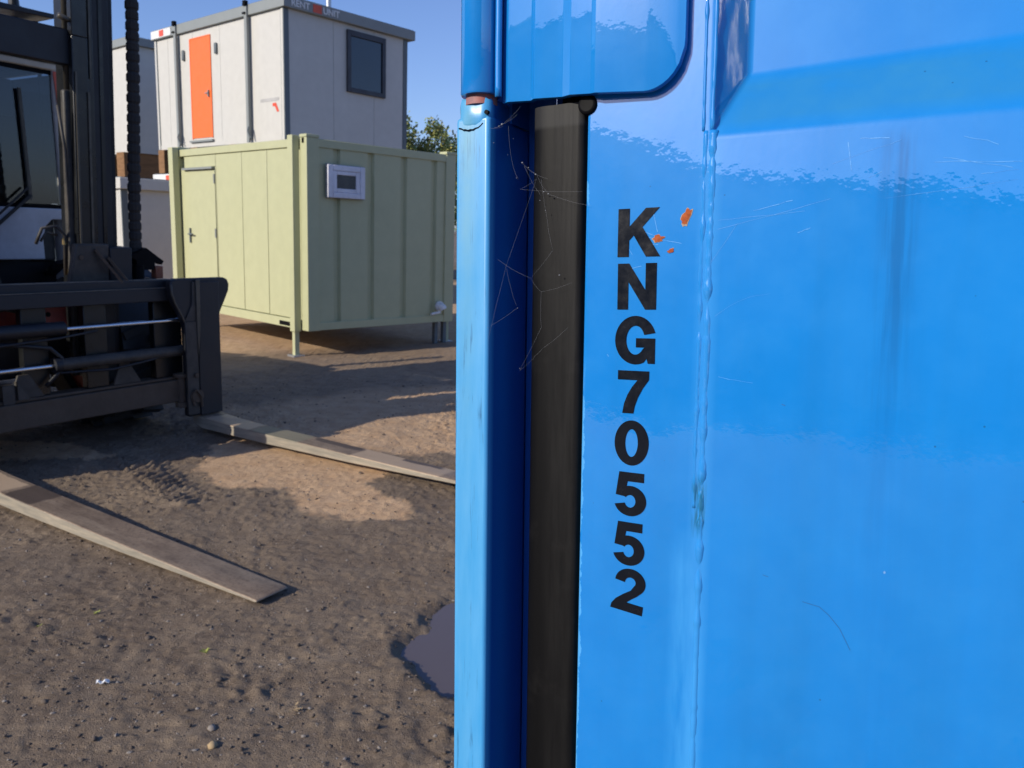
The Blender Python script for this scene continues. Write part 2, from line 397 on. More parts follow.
PATCH = [(-2.15, 5.35), (-2.30, 6.05), (-2.05, 6.35), (-1.48, 6.1), (-1.0, 5.75), (-.80, 5.50), (-.98, 5.15), (-.86, 4.98), (-.60, 4.72), (-.60, 4.46), (-.86, 4.44), (-1.24, 4.57), (-1.32, 4.73), (-1.46, 5.0), (-1.81, 5.0)]
FAR = [(-9, 14), (-4.6, 9.6), (-3.0, 7.4), (-2.35, 6.6), (-1.55, 6.3), (-.95, 5.95), (-.66, 5.85), (-.50, 6.0), (-.3, 5.9), (1.5, 6.5), (9, 9), (14, 16), (0, 30)]
STREAK = [(-4.4, 5.9), (-3.42, 5.95), (-2.85, 5.62), (-3.0, 5.50), (-3.35, 5.52), (-3.9, 5.4)]
def height(X, Y):
    near = np.exp(-np.maximum(0, np.hypot(X, Y-4)-5)/6)
    h = (fbm(X, Y, .35, 3, 3)-.5)*.05
    h += (fbm(X, Y, 2.6, 4, 11)-.5)*.035*near
    a = fbm(X, Y, 12, 4, 23, .6)
    h += (a-.5)*.010*near
    rid = 1-np.abs(2*fbm(X, Y, 9, 3, 31)-1); h += (rid**8)*.006*near
    lump = fbm(X, Y, 34, 3, 41, .6); h += np.clip(lump-.56, 0, 1)*.060*near*(.2+1.6*vnoise(X*1.9, Y*1.9, 5)**2)
    lump2 = vnoise(X*75, Y*75, 91); h += np.clip(lump2-.70, 0, 1)*.020*near
    cr = 1-np.abs(2*fbm(X+.3*fbm(X, Y, 3, 2, 95), Y*1.2, 22, 2, 93)-1); h -= (cr**9)*.010*near*vnoise(X*2.3, Y*2.3, 94)
    # tyre lug prints between the two forks
    def track(ax, ay, bx, by, wd, pitch, amp, ph):
        L = math.hypot(bx-ax, by-ay); dx, dy = (bx-ax)/L, (by-ay)/L
        s = (X-ax)*dx+(Y-ay)*dy; t = -(X-ax)*dy+(Y-ay)*dx; s = s+(vnoise(X*8, Y*8, 77)-.5)*.045; t = t+(vnoise(X*7, Y*7, 78)-.5)*.04
        m = np.clip((wd-np.abs(t))/.03, 0, 1)*np.clip(s/.1, 0, 1)*np.clip((L-s)/.1, 0, 1)
        lug = np.sin((s+np.abs(t)*.55)/pitch*2*PI+ph+(t > 0)*PI)
        return np.clip(lug*1.6, -1, 1)*amp*m*(.3+.9*vnoise(X*4, Y*4, 79))
    h += track(-3.15, 6.0, -1.95, 4.55, .17, .085, .016, 0) + track(-2.75, 6.35, -2.15, 5.55, .16, .08, .013, 1)
    h += track(-2.98, 5.75, -2.15, 4.70, .30, .082, .015, .7)
    h += track(-4.5, 4.0, 1.0, 1.9, .14, .12, .004, 2)
    # puddle hollow
    r = np.hypot((X+.02)/.36, (Y-3.15)/.45)+(fbm(X, Y, 5, 4, 51)-.5)*.7
    w_ = np.clip((1.22-r)/.32, 0, 1); h = h*(1-w_)+(-.045)*w_
    return h
def build_ground():
    def axis(segs):
        out = []
        for a, b, n in segs: out += list(np.linspace(a, b, n, endpoint=False))
        out.append(segs[-1][1]); return np.array(out)
    xs = axis([(-900, -60, 14), (-60, -14, 24), (-14, -5, 60), (-5, .9, 470), (.9, 6, 60), (6, 60, 24), (60, 900, 14)])
    ys = axis([(-900, -40, 14), (-40, -3, 18), (-3, 1.6, 30), (1.6, 4.2, 240), (4.2, 9, 300), (9, 16, 90), (16, 60, 30), (60, 1500, 16)])
    X, Y = np.meshgrid(xs, ys); Z = height(X, Y)
    wob = (fbm(X, Y, 3, 4, 61)-.5)*.35; wob2 = (fbm(X, Y, 20, 3, 62)-.5)*.12
    d1 = np.clip((sdf(X, Y, PATCH)+wob*.35+wob2)/.05+.5, 0, 1)
    d2 = np.clip((sdf(X, Y, FAR)+wob*.5+wob2)/.10+.5, 0, 1)*(.70+.30*fbm(X, Y, 1.2, 3, 66))
    d3 = np.clip((sdf(X, Y, STREAK)+wob2)/.04+.5, 0, 1)*.7
    dry = np.maximum(np.maximum(d1*.95, d2), d3)
    shadow_q = -.60*X+.80*Y+wob*1.5; dry = dry*(1-.75*np.clip((shadow_q-7.35)/.3, 0, 1)*np.clip((10.7-shadow_q)/.5, 0, 1))  # forklift's cast shadow put into the dirt colour as a darker band
    Z = Z*(1-.35*np.clip(d1, 0, 1))
    V = np.stack([X.ravel(), Y.ravel(), Z.ravel()], 1); ny, nx = X.shape
    i = np.arange(ny*nx).reshape(ny, nx)
    F = np.stack([i[:-1, :-1].ravel(), i[:-1, 1:].ravel(), i[1:, 1:].ravel(), i[1:, :-1].ravel()], 1)
    me = bpy.data.meshes.new('ground'); me.vertices.add(len(V)); me.vertices.foreach_set('co', V.ravel().astype(np.float32))
    me.loops.add(F.size); me.loops.foreach_set('vertex_index', F.ravel().astype(np.int32))
    me.polygons.add(len(F)); me.polygons.foreach_set('loop_start', np.arange(0, F.size, 4, dtype=np.int32))
    me.update(calc_edges=True); me.validate()
    at = me.attributes.new('dry', 'FLOAT', 'POINT'); at.data.foreach_set('value', dry.ravel().astype(np.float32))
    me.shade_smooth(); me.materials.append(MT['dirt'])
    o = bpy.data.objects.new('ground', me); C.objects.link(o); tag(o, kind='structure')
build_ground()
def gh(x, y): return float(height(np.array([[float(x)]]), np.array([[float(y)]]))[0, 0])

# puddle
pb = MB(); n = 40
pb.add([(-.02+.50*math.cos(2*PI*i/n), 3.10+.58*math.sin(2*PI*i/n), 0) for i in range(n)], [tuple(range(n))])
pz = gh(-.37, 2.95)
pd = pb.build('puddle_water', MT['water']); pd.location.z = -.024; tag(pd, kind='structure')

# loose pebbles and clods
def rock(mb, x, y, z, r, sq=.6):
    bm = bmesh.new(); bmesh.ops.create_icosphere(bm, subdivisions=1, radius=r)
    a = random.random()*6.28; sx = random.uniform(.7, 1.3); ox = random.random()*99
    vs = []
    for v in bm.verts:
        d = 1+.35*mnoise.noise(v.co/r*1.3+Vector((ox, 0, 0))); p = v.co*d
        p = Vector((p.x*sx, p.y/sx, p.z*sq)); p.rotate(Matrix.Rotation(a, 3, 'Z')); vs.append((x+p.x, y+p.y, z+p.z))
    mb.add(vs, [[v.index for v in f.verts] for f in bm.faces]); bm.free()
peb = MB(); clods = MB()
for i in range(3600):
    y = 1.9+7*random.random()**1.6; x = random.uniform(-.62*y-.5, min(.05*y+.1, .6))
    if ((x+.02)/.34)**2+((y-3.1)/.42)**2 < 1.0: continue
    if random.random() < .45: rock(peb, x, y, gh(x, y)+.001, random.choice([.002, .003, .003, .004, .005, .008]))
    else: rock(clods, x, y, gh(x, y)+.001, random.uniform(.003, .009)*(1 if random.random() < .93 else 1.9), .75)
tag(peb.build('gravel', MT['stone'], fix=False), 'small loose pebbles scattered over the dark dirt', 'gravel', kind='stuff')
tag(clods.build('mud_clods', MT['clod'], smooth=True, fix=False), 'crumbled clods of dark mud scattered over the yard', 'dirt clods', kind='stuff')

# ------------------------------------------------------------------ blue shipping container
R = Vector((0.88333, -0.46413, 0.06566)).normalized(); UP = Vector((-0.0241, 0.0949, 0.9952)); UP = (UP-R*UP.dot(R)).normalized(); NN = R.cross(UP)
BM = Matrix((R, -NN, UP)).transposed().to_4x4()
O0 = Vector((-0.05771, 0.82800, CAMH-0.15825)); BM.translation = O0
# the container's own base point is its lower front left corner
ZB, ZT, XW, YL = -1.27, 1.321, 2.438, 2.991
base = BM @ Vector((0, 0, ZB)); MB_ = BM.copy(); MB_.translation = base
cont = empty('shipping_container', None, M=MB_)
tag(cont, 'bright blue steel container seen close up with KNG70552 in black vertical characters', 'container')
hold = empty('tmp', (0, 0, 0))
def cpart(mb, name, mat, parent=None, origin_at_post=True, **k):
    """geometry given from the post origin, shifted to the container base"""
    o = mb.build(name, mat, parent or cont, **k)
    return o
# all container geometry is written relative to the eye-level point on the corner post; shift container children by -ZB
class Shift: pass
def settle(o):
    o.location.z += -ZB
# --- door leaf with pressed pockets
def door_skin():
    zs0, zs1 = ZB+.14, ZT-.14; x0, x1 = .142, 1.205
    mb = MB()
    D = .036
    V = []; F = []
    def v(x, z, y=0.): V.append((x, y, z)); return len(V)-1
    pockets = [(.2305, .52, True), (.80, 1.06, False), (-.72, -.50, False), (-1.08, -.86, False)]
    xl, xr = .2600, 1.10
    pk = sorted(pockets)
    # left frame strip and right strip as stacks of quads; panel between pockets
    a0 = v(x0, zs0); 
    rows = [zs0]
    for b, t, _ in pk: rows += [b, t]
    rows.append(zs1)
    L0 = [v(x0, z) if i else a0 for i, z in enumerate(rows)]
    L1 = [v(xl, z) for z in rows]; R1 = [v(xr, z) for z in rows]; R2 = [v(x1, z) for z in rows]
    for i in range(len(rows)-1):
        F.append((L0[i], L1[i], L1[i+1], L0[i+1])); F.append((R1[i], R2[i], R2[i+1], R1[i+1]))
        if i % 2 == 0: F.append((L1[i], R1[i], R1[i+1], L1[i+1]))
        else:
            b, t = rows[i], rows[i+1]
            f0 = v(xl+.0225, b+.0585, D); f1 = v(xr-.045, b+.0765, D); f2 = v(xr-.045, t-.05, D); f3 = v(xl+.0225, t-.05, D)
            F += [(L1[i], R1[i], f1, f0), (R1[i], R1[i+1], f2, f1), (R1[i+1], L1[i+1], f3, f2), (L1[i+1], L1[i], f0, f3), (f0, f1, f2, f3)]
    # left edge return
    e = [v(x0, z, .05) for z in (zs0, zs1)]
    F.append((L0[0], *L0[1:], e[1], e[0])[::-1])
    mb.v = V; mb.f = F
    return mb
door = door_skin().build('door', MT['blue'], cont, bevel=.0035, seg=5, fix=False)
me = door.data
bm = bmesh.new(); bm.from_mesh(me)
bmesh.ops.recalc_face_normals(bm, faces=bm.faces)
big = max(bm.faces, key=lambda f: f.calc_area())
if big.normal.y > 0: bmesh.ops.reverse_faces(bm, faces=bm.faces)
bm.to_mesh(me); bm.free()
settle(door)

# weld bead along the seam, its thin companion, folded rib beside the pocket
def bead(x0, z0, z1, r, amp, seed, y=0., step=.004, squash=1.):
    mb = MB(); pts = []; rs = []; n = int((z1-z0)/step)
    for i in range(n+1):
        z = z0+(z1-z0)*i/n
        a = mnoise.noise(Vector((z*14, seed, 0))); b = mnoise.noise(Vector((z*55, seed+5, 0))); c = mnoise.noise(Vector((z*120, seed+9, 0)))
        pts.append((x0+amp*a*.8+amp*.2*b, y, z)); rs.append(max(r*(1+.45*b+.3*c), r*.3))
    mb.tube(pts, r, 10, rs); return mb
wb = bead(.2612, ZB+.15, .236, .0040, .0012, 1, .0026); b2 = bead(.2545, -.10, .236, .0026, .0014, 3, .0018); wb.add(b2.v, b2.f)
wo = wb.build('weld_seam', MT['blue'], door, smooth=True)
b4 = bead(.2525, .236, .53, .0016, .0010, 12, .0004); b5 = bead(.2605, .236, .53, .0020, .0012, 15, .0010); b4.add(b5.v, b5.f)
b4.build('weld_seam', MT['blue'], door, smooth=True)

# lettering, every character its own mesh
def arc(cx_, cy_, rx, ry, a0, a1, n=18): return [(cx_+rx*math.cos(math.radians(a0+(a1-a0)*i/n)), cy_+ry*math.sin(math.radians(a0+(a1-a0)*i/n))) for i in range(n+1)]
GL = {}
GL['K'] = [[(0, 0), (0, 44), (11, 44), (11, 27.5), (26.5, 44), (39.5, 44), (23.5, 27), (41, 0), (27.5, 0), (15.3, 19.5), (11, 15), (11, 0)]]
GL['N'] = [[(0, 0), (0, 44), (11, 44), (27, 18.5), (27, 44), (37.5, 44), (37.5, 0), (27, 0), (10.5, 26.5), (10.5, 0)]]
GL['G'] = [arc(20.5, 22.3, 20, 22.8, 18, 295, 34)+[(31.5, 5.2), (32.8, 0.6), (39.5, 0.6), (39.5, 24.2), (21, 24.2), (21, 15.6), (29.3, 15.6)]+arc(20.5, 22.3, 9.0, 13.6, -38, -338, 26)[:]]
GL['7'] = [[(0, 41), (31.5, 41), (31.5, 33)]+[(25.5, 24.5), (20.8, 15.5), (17.8, 7), (16.6, 0), (5.3, 0), (6.8, 9), (10.2, 18), (14.6, 25.5), (20, 32.2), (0, 32.2)]]
GL['0'] = [arc(17.0, 21.5, 17, 21.8, 0, 360, 36)[:-1], arc(17.0, 21.5, 6.3, 13.4, 0, 360, 30)[:-1]]
GL['5'] = [[(4.5, 42), (29.5, 42), (29.5, 33.2), (13.2, 33.2), (12.2, 27.4)]+arc(16.3, 14.2, 16.2, 14.8, 104, -163, 26)+[(11.0, 12.0)]+arc(16.3, 13.9, 5.5, 6.2, -152, 145, 18)+[(10.6, 18.2), (1.6, 19.2)]]
GL['2'] = [[(1.2, 29.6)]+arc(16.5, 30.0, 15.2, 13.4, 178, -32, 22)+[(24.6, 17.6), (19.6, 13.4), (15.4, 9.2), (32.2, 9.2), (32.2, 0), (0, 0), (0.6, 4.6), (4.2, 10.4), (10.5, 16.2), (18.0, 22.0)]+arc(16.6, 30.0, 5.3, 4.8, -42, 172, 14)+[(11.2, 28.8)]]
def glyph(ch, x, z, sx, sz, rot=0):
    cu = bpy.data.curves.new('g', 'CURVE'); cu.dimensions = '2D'; cu.fill_mode = 'BOTH'; cu.extrude = .00012
    for poly in GL[ch]:
        sp = cu.splines.new('POLY'); sp.points.add(len(poly)-1); sp.use_cyclic_u = True
        for p, (a, b) in zip(sp.points, poly): p.co = (a/1000*sx, b/1000*sz, 0, 1)
    to = bpy.data.objects.new('g', cu); C.objects.link(to); bpy.context.view_layer.update()
    dg = bpy.context.evaluated_depsgraph_get(); me = bpy.data.meshes.new_from_object(to.evaluated_get(dg)); bpy.data.objects.remove(to)
    name = 'letter' if ch.isalpha() else 'digit'; me.name = name
    for v in me.vertices:
        a, b, c = v.co; r = math.radians(rot); v.co = (x/1000+a*math.cos(r)-b*math.sin(r), -c-.0005, z/1000+a*math.sin(r)+b*math.cos(r))
    me.materials.clear(); me.materials.append(MT['letter'])
    o = bpy.data.objects.new(name, me); C.objects.link(o); o.parent = door; o['label'] = 'black character %s in the vertical row' % ch
    return o
for g_ in [('K', 175.6, 128.2, 1, 1.0, 0), ('N', 176.6, 79.6, 1, .965, .4), ('G', 174.8, 29.2, 1, .99, .3), ('7', 178.8, -17.4, .97, .98, 0),
           ('0', 177.0, -66.6, .99, .985, 0), ('5', 177.6, -114.8, .985, .985, -.6), ('5', 177.4, -162.9, .975, .985, -.8), ('2', 176.4, -207.4, 1.0, .985, -6.5)]:
    glyph(*g_)
# chips of rust and scratches in the letter area
def blob(mb, x, z, rx, rz, rot, y=-.0003, n=18, seed=0, j=.25):
    pts = []
    for i in range(n):
        t = 2*PI*i/n; k_ = 1+j*mnoise.noise(Vector((math.cos(t)*1.5, math.sin(t)*1.5, seed)))*1.6+j*.5*mnoise.noise(Vector((math.cos(t)*5, math.sin(t)*5, seed+4)))
        a, b = rx*k_*math.cos(t), rz*k_*math.sin(t); r = math.radians(rot)
        pts.append((x+a*math.cos(r)-b*math.sin(r), y, z+a*math.sin(r)+b*math.cos(r)))
    mb.add(pts+[(p[0], y+.0002, p[2]) for p in pts], [tuple(range(n)), tuple(range(n, 2*n))[::-1]]+[(i, (i+1) % n, n+(i+1) % n, n+i) for i in range(n)])
chips = [(.2398, .1625, .0042, .0080, -22, 1), (.2145, .1440, .0055, .0032, 0, 2), (.2262, .1330, .0040, .0017, 25, 3)]
for cxp, czp, rx, rz, rot, sd_ in chips:
    a = MB(); blob(a, cxp, czp, rx*.82, rz*.9, rot, -.0007, n=40, seed=sd_, j=.42); rs_ = a.build('rust_spot', MT['rust'], door)
    a = MB(); kk = 1.16 if sd_ == 1 else 1.08; blob(a, cxp, czp, rx*kk*.85, rz*kk*.9, rot, -.0004, n=40, seed=sd_+.15, j=.42); a.build('chipped_rim', MT['rustrim'], rs_)
scr = MB()
def scratch(x0, z0, x1, z1, wdt=.0003, k_=6, bow=0.):
    wdt = wdt*.6
    p = []
    for i in range(k_+1):
        t = i/k_; nx_ = mnoise.noise(Vector((x0*50+t*3, z0*50, 2)))*.0012
        p.append((x0+(x1-x0)*t, -.0002, z0+(z1-z0)*t+nx_+bow*math.sin(t*PI)))
    for i in range(k_):
        a, b = Vector(p[i]), Vector(p[i+1]); d = (b-a).normalized(); q = Vector((-d.z, 0, d.x))*wdt*random.uniform(.3, 1.)
        scr.add([a-q, b-q, b+q, a+q], [(0, 1, 2, 3)])
scratch(.197, .148, .236, .139, .0004); scratch(.178, .160, .213, .146, .0004, 8); scratch(.2135, .1505, .2080, .1715, .0004); scratch(.176, .152, .190, .1305, .0004)
scratch(.1785, .1155, .199, .1195, .0005); scratch(.180, .163, .1805, .132, .0003); scratch(.204, .1400, .2145, .1385, .0006); scratch(.196, .147, .206, .1405, .0007)
scratch(.268, .158, .340, .163, .0002); scratch(.268, .15, .36, .172, .00022); scratch(.38, .2185, .4015, .2170, .0006); scratch(.371, .2165, .3745, .1935, .0005)
scratch(.434, .196, .492, .192, .0006, 10); scratch(.44, .1988, .486, .188, .0004, 9); scratch(.453, .214, .476, .206, .0005); scratch(.273, .021, .303, .0165, .00035)
scratch(.268, .075, .315, .0945, .0002, 8, .004); scratch(.298, .165, .330, .172, .0004); scratch(.335, .145, .345, .149, .0005); scratch(.388, .187, .397, .191, .0004)
scratch(.285, .155, .262, .12, .0002); scratch(.466, .185, .490, .186, .0003); scratch(.2, .02, .204, .017, .0006); scratch(.167, .037, .169, .0355, .0008)
scratch(.36, .2, .41, .235-.02, .0002); scratch(.40, .17, .49, .179, .0002)
scr.build('scratches', MT['scratch'], door, fix=False)
dk = MB()
def pencil(pts):
    for a, b in zip(pts, pts[1:]):
        a, b = Vector((a[0], -.0002, a[1])), Vector((b[0], -.0002, b[1])); d = (b-a).normalized(); q = Vector((-d.z, 0, d.x))*.00028; dk.add([a-q, b-q, b+q, a+q], [(0, 1, 2, 3)])
pencil([(.352, -.170), (.366, -.172), (.374, -.178), (.383, -.188), (.392, -.205)]); pencil([(.318, -.152), (.323, -.153)]); pencil([(.328, .0), (.331, -.001)])
dk.build('dark_scuffs', simple('dark scuff', (.01, .10, .30), .5), door, fix=False)

# --- corner post, hinge, gasket
pmb = MB(); pmb.prism([(-.003, 0), (.036, 0), (.038, .012), (.038, .085), (-.003, .085)], ZB, .272)
post = pmb.build('corner_post', MT['post'], cont, bevel=.004, seg=5); settle(post)
cap = MB(); vs = []; nz_, na = 9, 28
for i in range(nz_):
    z = .262+.0285*i/(nz_-1)
    for j in range(na):
        t = 2*PI*j/na; sq = 1/max(abs(math.cos(t)), abs(math.sin(t)))**.82
        sh = 1-.10*(i/(nz_-1))**3-.05*(1-i/(nz_-1))**4; d = mnoise.noise(Vector((math.cos(t)*1.6, math.sin(t)*1.6, z*60)))*.0016
        vs.append((.0165+(.0200*sh+d)*math.cos(t)*sq, .030+(.0315*sh+d)*math.sin(t)*sq, z+mnoise.noise(Vector((math.cos(t)*2, math.sin(t)*2, 4)))*.0022))
cap.add(vs, [(i*na+j, i*na+(j+1) % na, (i+1)*na+(j+1) % na, (i+1)*na+j) for i in range(nz_-1) for j in range(na)]+[tuple(range(na))[::-1], tuple((nz_-1)*na+j for j in range(na))])
co = cap.build('post_weld', MT['post'], post, smooth=True)
crk = MB(); crk.tube([(.001+i*.0028, -.0006-.0008*math.sin(i*.5), .2615-.0032*math.sin(PI*min(i, 9)/9)+(0.003 if i > 9 else 0)+(i % 2)*.0006) for i in range(11)], .0007, 6); crk.build('weld_crack', MT['black'], post)
hw = MB(); hw.cyl((.0335, -.0018, .2745), (.0335, .002, .2745), .0022, n=14); hw.build('weep_hole', MT['black'], post)
bk = MB(); bk.box(.0381, .0905, .0850, .0900, ZB+.1, ZT-.1); bk.box(.006, .0379, .045, .0849, .2725, .62); bo = bk.build('post_flange', MT['post'], post)
hinge = MB(); zt_ = .62
hinge.tube([(.0195, .012, .2935), (.0195, .012, .2955), (.0195, .012, zt_)], .0208, 40, [.0198, .0208, .0208]); 
hinge_o = hinge.build('hinge', MT['blue'], cont, smooth=True, bevel=0); settle(hinge_o)
hinge_o.data.set_sharp_from_angle(angle=math.radians(40))
rg = MB(); rg.cyl((.0190, .014, .284), (.0190, .014, .2938), .0172, .0160, 32); rg.build('rusty_washer', MT['pinkrust'], hinge_o, smooth=True).data.set_sharp_from_angle(angle=.7)
fb = MB(); pts = []; 
fb.tube([(.0445+mnoise.noise(Vector((z*20, 0, 0)))*.0006, .003, z) for z in np.linspace(.289, zt_, 40)], .0034, 14); fb.build('fillet_weld', MT['blue'], hinge_o, smooth=True)
bl = MB()
sec = [(.0450, .0120), (.0530, .0065), (.0560, .0060), (.0800, .0048), (.0868, -.0022), (.1180, -.0046), (.1285, -.0110), (.1500, -.0122), (.1545, -.0146), (.2370, -.0105)]
def ysec(x):
    for (a, b), (c, d) in zip(sec, sec[1:]):
        if x <= c+1e-9: return b+(d-b)*(x-a)/(c-a)
    return sec[-1][1]
# outline of the blade with its rounded lower corner
xs_ = sorted(set([s_[0] for s_ in sec]+[.160+.0045*i for i in range(18)]+[.2370]))
xs_ = [x for x in xs_ if x <= .2370001]
def zbot(x):
    if x <= .2010: return .2835-(x-.056)*.0110/.15
    r = .0360; cz = .2728+r*1.15; t = max(0., min(1., (x-.2010)/r)); return cz-(r*1.15)*math.sqrt(max(0., 1-t*t))
th = .0075; V = []; 
for x in xs_:
    y = ysec(x); zb = zbot(x); V += [(x, y, zb), (x, y, zt_), (x, y+th, zb), (x, y+th, zt_)]
F = []
for i in range(len(xs_)-1):
    a, b = 4*i, 4*(i+1); F += [(a, b, b+1, a+1), (a+2, a+3, b+3, b+2), (a, a+2, b+2, b), (a+1, b+1, b+3, a+3)]
F += [(0, 1, 3, 2), (4*(len(xs_)-1), 4*(len(xs_)-1)+2, 4*(len(xs_)-1)+3, 4*(len(xs_)-1)+1)]
bl.add(V, F)
blade = bl.build('hinge_blade', MT['blue'], hinge_o)
bv = blade.modifiers.new('Bevel', 'BEVEL'); bv.width = .0026; bv.segments = 4; bv.limit_method = 'ANGLE'; bv.angle_limit = math.radians(8)
blade.data.shade_smooth()
for z in (.30,):
    pass
gsk = MB()
prof = [(.0800, .055), (.0800, .018), (.0832, .008), (.0870, .0050), (.0930, .0036), (.1000, .0032), (.1040, .0036), (.1060, .0036), (.1160, .0030), (.1210, .0026), (.1235, .0034), (.1262, .0030), (.1310, .0026), (.1350, .0034), (.1372, .0060), (.1385, .014), (.1385, .055)]
gsk.prism(prof, ZB+.12, .2745); gs = gsk.build('door_gasket', MT['rubber'], cont, smooth=True, bevel=0); gs.data.set_sharp_from_angle(angle=math.radians(55)); settle(gs)
pg = MB(); pg.cyl((.1425, -.0035, .2700), (.1425, .010, .2700), .0095, .0095, 20); bmp = pg.build('rubber_plug', MT['black'], gs, bevel=.003, seg=3)
bp = MB(); bp.box(.0905, .1420, .056, .060, ZB+.12, ZT-.12); bp.build('gap_backing', MT['black'], gs)
# --- the rest of the box
fr = MB(); fr.box(0, XW, .0, .10, ZT-.13, ZT); fr.build('header', MT['blue'], cont, bevel=.005); settle(bpy.data.objects['header'])
fr = MB(); fr.box(.0, XW, .0, .12, ZB, ZB+.11); sill = fr.build('sill', MT['blue'], cont, bevel=.005); settle(sill)
fr = MB(); fr.box(.0005, .038, 0.004, .085, zt_+.02, ZT-.131); o = fr.build('corner_post', MT['post'], cont, bevel=.003); settle(o)
fr = MB(); fr.box(XW-.14, XW, 0, .16, ZB+.111, ZT-.131); o = fr.build('corner_post', MT['blue2'], cont, bevel=.005); settle(o)
fr = MB(); fr.box(1.215, XW-.145, .002, .05, ZB+.14, ZT-.14); o = fr.build('door', MT['blue2'], cont, bevel=.006); settle(o)
for i in range(4):
    b_ = MB(); b_.box(1.30, XW-.24, -.012, .0015, ZB+.35+i*.55, ZB+.60+i*.55); b_.build('pressed_panel', MT['blue2'], o, bevel=.02)
for xx in (1.14, 1.36, 2.05):
    b_ = MB(); b_.cyl((xx, -.045, ZB+.02), (xx, -.045, ZT-.02), .017); o = b_.build('lock_rod', MT['galv'], cont, smooth=True); settle(o); o.data.set_sharp_from_angle(angle=.8)
    for zz_ in (ZB+.45, ZT-.5):
        k_ = MB(); k_.box(xx-.03, xx+.03, -.065, -.028, zz_, zz_+.07); k_.build('rod_bracket', MT['blue2'], o, bevel=.004)
def corr(mb, length, z0, z1, depth=.036, pitch=.278):
    pr = []; x = 0
    while x < length:
        for dx, dy in ((0, 0), (.072, 0), (.140, 1), (.211, 1)):
            if x+dx < length: pr.append((x+dx, dy*depth))
        x += pitch
    pr.append((length, 0)); return pr
for sx_, nm in ((.012, 'side_wall'), (XW-.05, 'side_wall')):
    pr = corr(None, YL-.24, 0, 0); mb = MB(); V = []; n_ = len(pr)
    for z in (ZB+.15, ZT-.10): V += [(sx_+d, .12+a, z) for a, d in pr]
    mb.add(V, [(i, i+1, n_+i+1, n_+i) for i in range(n_-1)]); o = mb.build(nm, MT['blue2'], cont); settle(o)
mb = MB(); mb.box(.004, XW-.004, .101, YL, ZT-.10, ZT-.012); o = mb.build('roof', MT['blue2'], cont); settle(o)
mb = MB(); mb.box(.004, XW-.004, .121, YL, ZB+.004, ZB+.149); o = mb.build('base_frame', MT['blue2'], cont); settle(o)
mb = MB(); mb.box(.01, XW-.01, YL-.06, YL+.002, ZB+.15, ZT-.10); o = mb.build('end_wall', MT['blue2'], cont); settle(o)
bpy.data.objects.remove(hold)

# packing timbers that level the near end
for i, xx in enumerate((.25, XW-.25)):
    p = BM @ Vector((xx, .3, ZB)); h_ = p.z-.02
    mb = MB(); mb.box(-.35, .35, -.12, .12, -.05, h_-.01)
    o = mb.build('packing_timber', MT['timber'], None, bevel=.006); o.location = (p.x, p.y, 0); o.rotation_euler.z = math.atan2(R.y, R.x)
    tag(o, ['timber block under the hinge end of the blue container', 'timber block under the far corner of the blue container front'][i], 'timber', 'blocks under the blue container')

# cobweb across the gap
cw = MB()
thr = [[(91.7, 204.9), (59.5, 122.1), (39.0, 47.1)], [(96.7, 204.5), (102.0, 174.5), (110.2, 135.7)], [(49.8, 128.2), (87.3, 108.9), (98.5, 96.3), (99.1, 61.0), (75.7, 17.4)],
       [(59.5, 119.1), (71.4, 82.1)], [(53.2, 260.0), (66.5, 269.3), (73.1, 275.3)], [(44, 258), (53.2, 260.0), (70, 268)], [(76.1, 221.3), (91.6, 208.7), (104.9, 189.7)], [(110.2, 135.7), (86.7, 108.9)],
       [(98, 96), (131, 104.7)], [(38, 258), (54, 258)], [(60, 258), (64, 225), (72, 205)], [(72, 80), (42, 62)], [(91.7, 204.9), (74, 196), (140, 190)], [(104.9, 189.7), (150, 176)], [(78, 218), (97, 188)], [(84, 214), (104, 204)], [(75.7, 17.4), (100, 40), (128, 62)]]
for pl_ in thr:
    pts = []
    for (a, b), (c, d) in zip(pl_, pl_[1:]):
        for i in range(9):
            t = i/8; pts.append((a/1000+(c-a)/1000*t+mnoise.noise(Vector((a+t*4, b, 0)))*.0006, -.0035-.001*math.sin(t*PI), b/1000+(d-b)/1000*t-.0012*math.sin(t*PI)))
    q = [pts[0]]+[p for a_, p in zip(pts, pts[1:]) if (Vector(p)-Vector(a_)).length > 1e-6]
    cw.tube(q, .00005, 5)
for (a, b, r) in [(53.2, 260, .0016), (50, 258.5, .001), (76.1, 221.3, .0012), (83, 216, .0009), (91, 209, .0012), (104.9, 189.7, .0013), (100, 192, .0008), (96, 184, .0007), (44, 243, .0007), (73, 80, .0008), (102, 174, .0008), (118, 112, .0011), (39, 60, .0005), (76, 20, .0006), (66, 245, .0005), (60, 230, .0005), (70, 207, .0005)]:
    rr = MB(); rock(cw, a/1000, -.004, b/1000, r*.8, .8)
web = cw.build('cobweb', MT['web'], None, smooth=True, fix=False); web.matrix_world = BM
tag(web, 'dusty cobweb threads stretched across the gap beside the black door rubber', 'cobweb')

# ------------------------------------------------------------------ portable cabins
def frameM(yaw, ox, oy, oz):
    a = math.radians(yaw); r = Vector((math.sin(a), math.cos(a), 0)); l = Vector((-math.cos(a), math.sin(a), 0))
    # local x = along the right hand end wall, local y = along the long left hand wall
    M = Matrix((r, l, Vector((0, 0, 1)))).transposed().to_4x4(); M.translation = Vector((ox, oy, oz)); return M
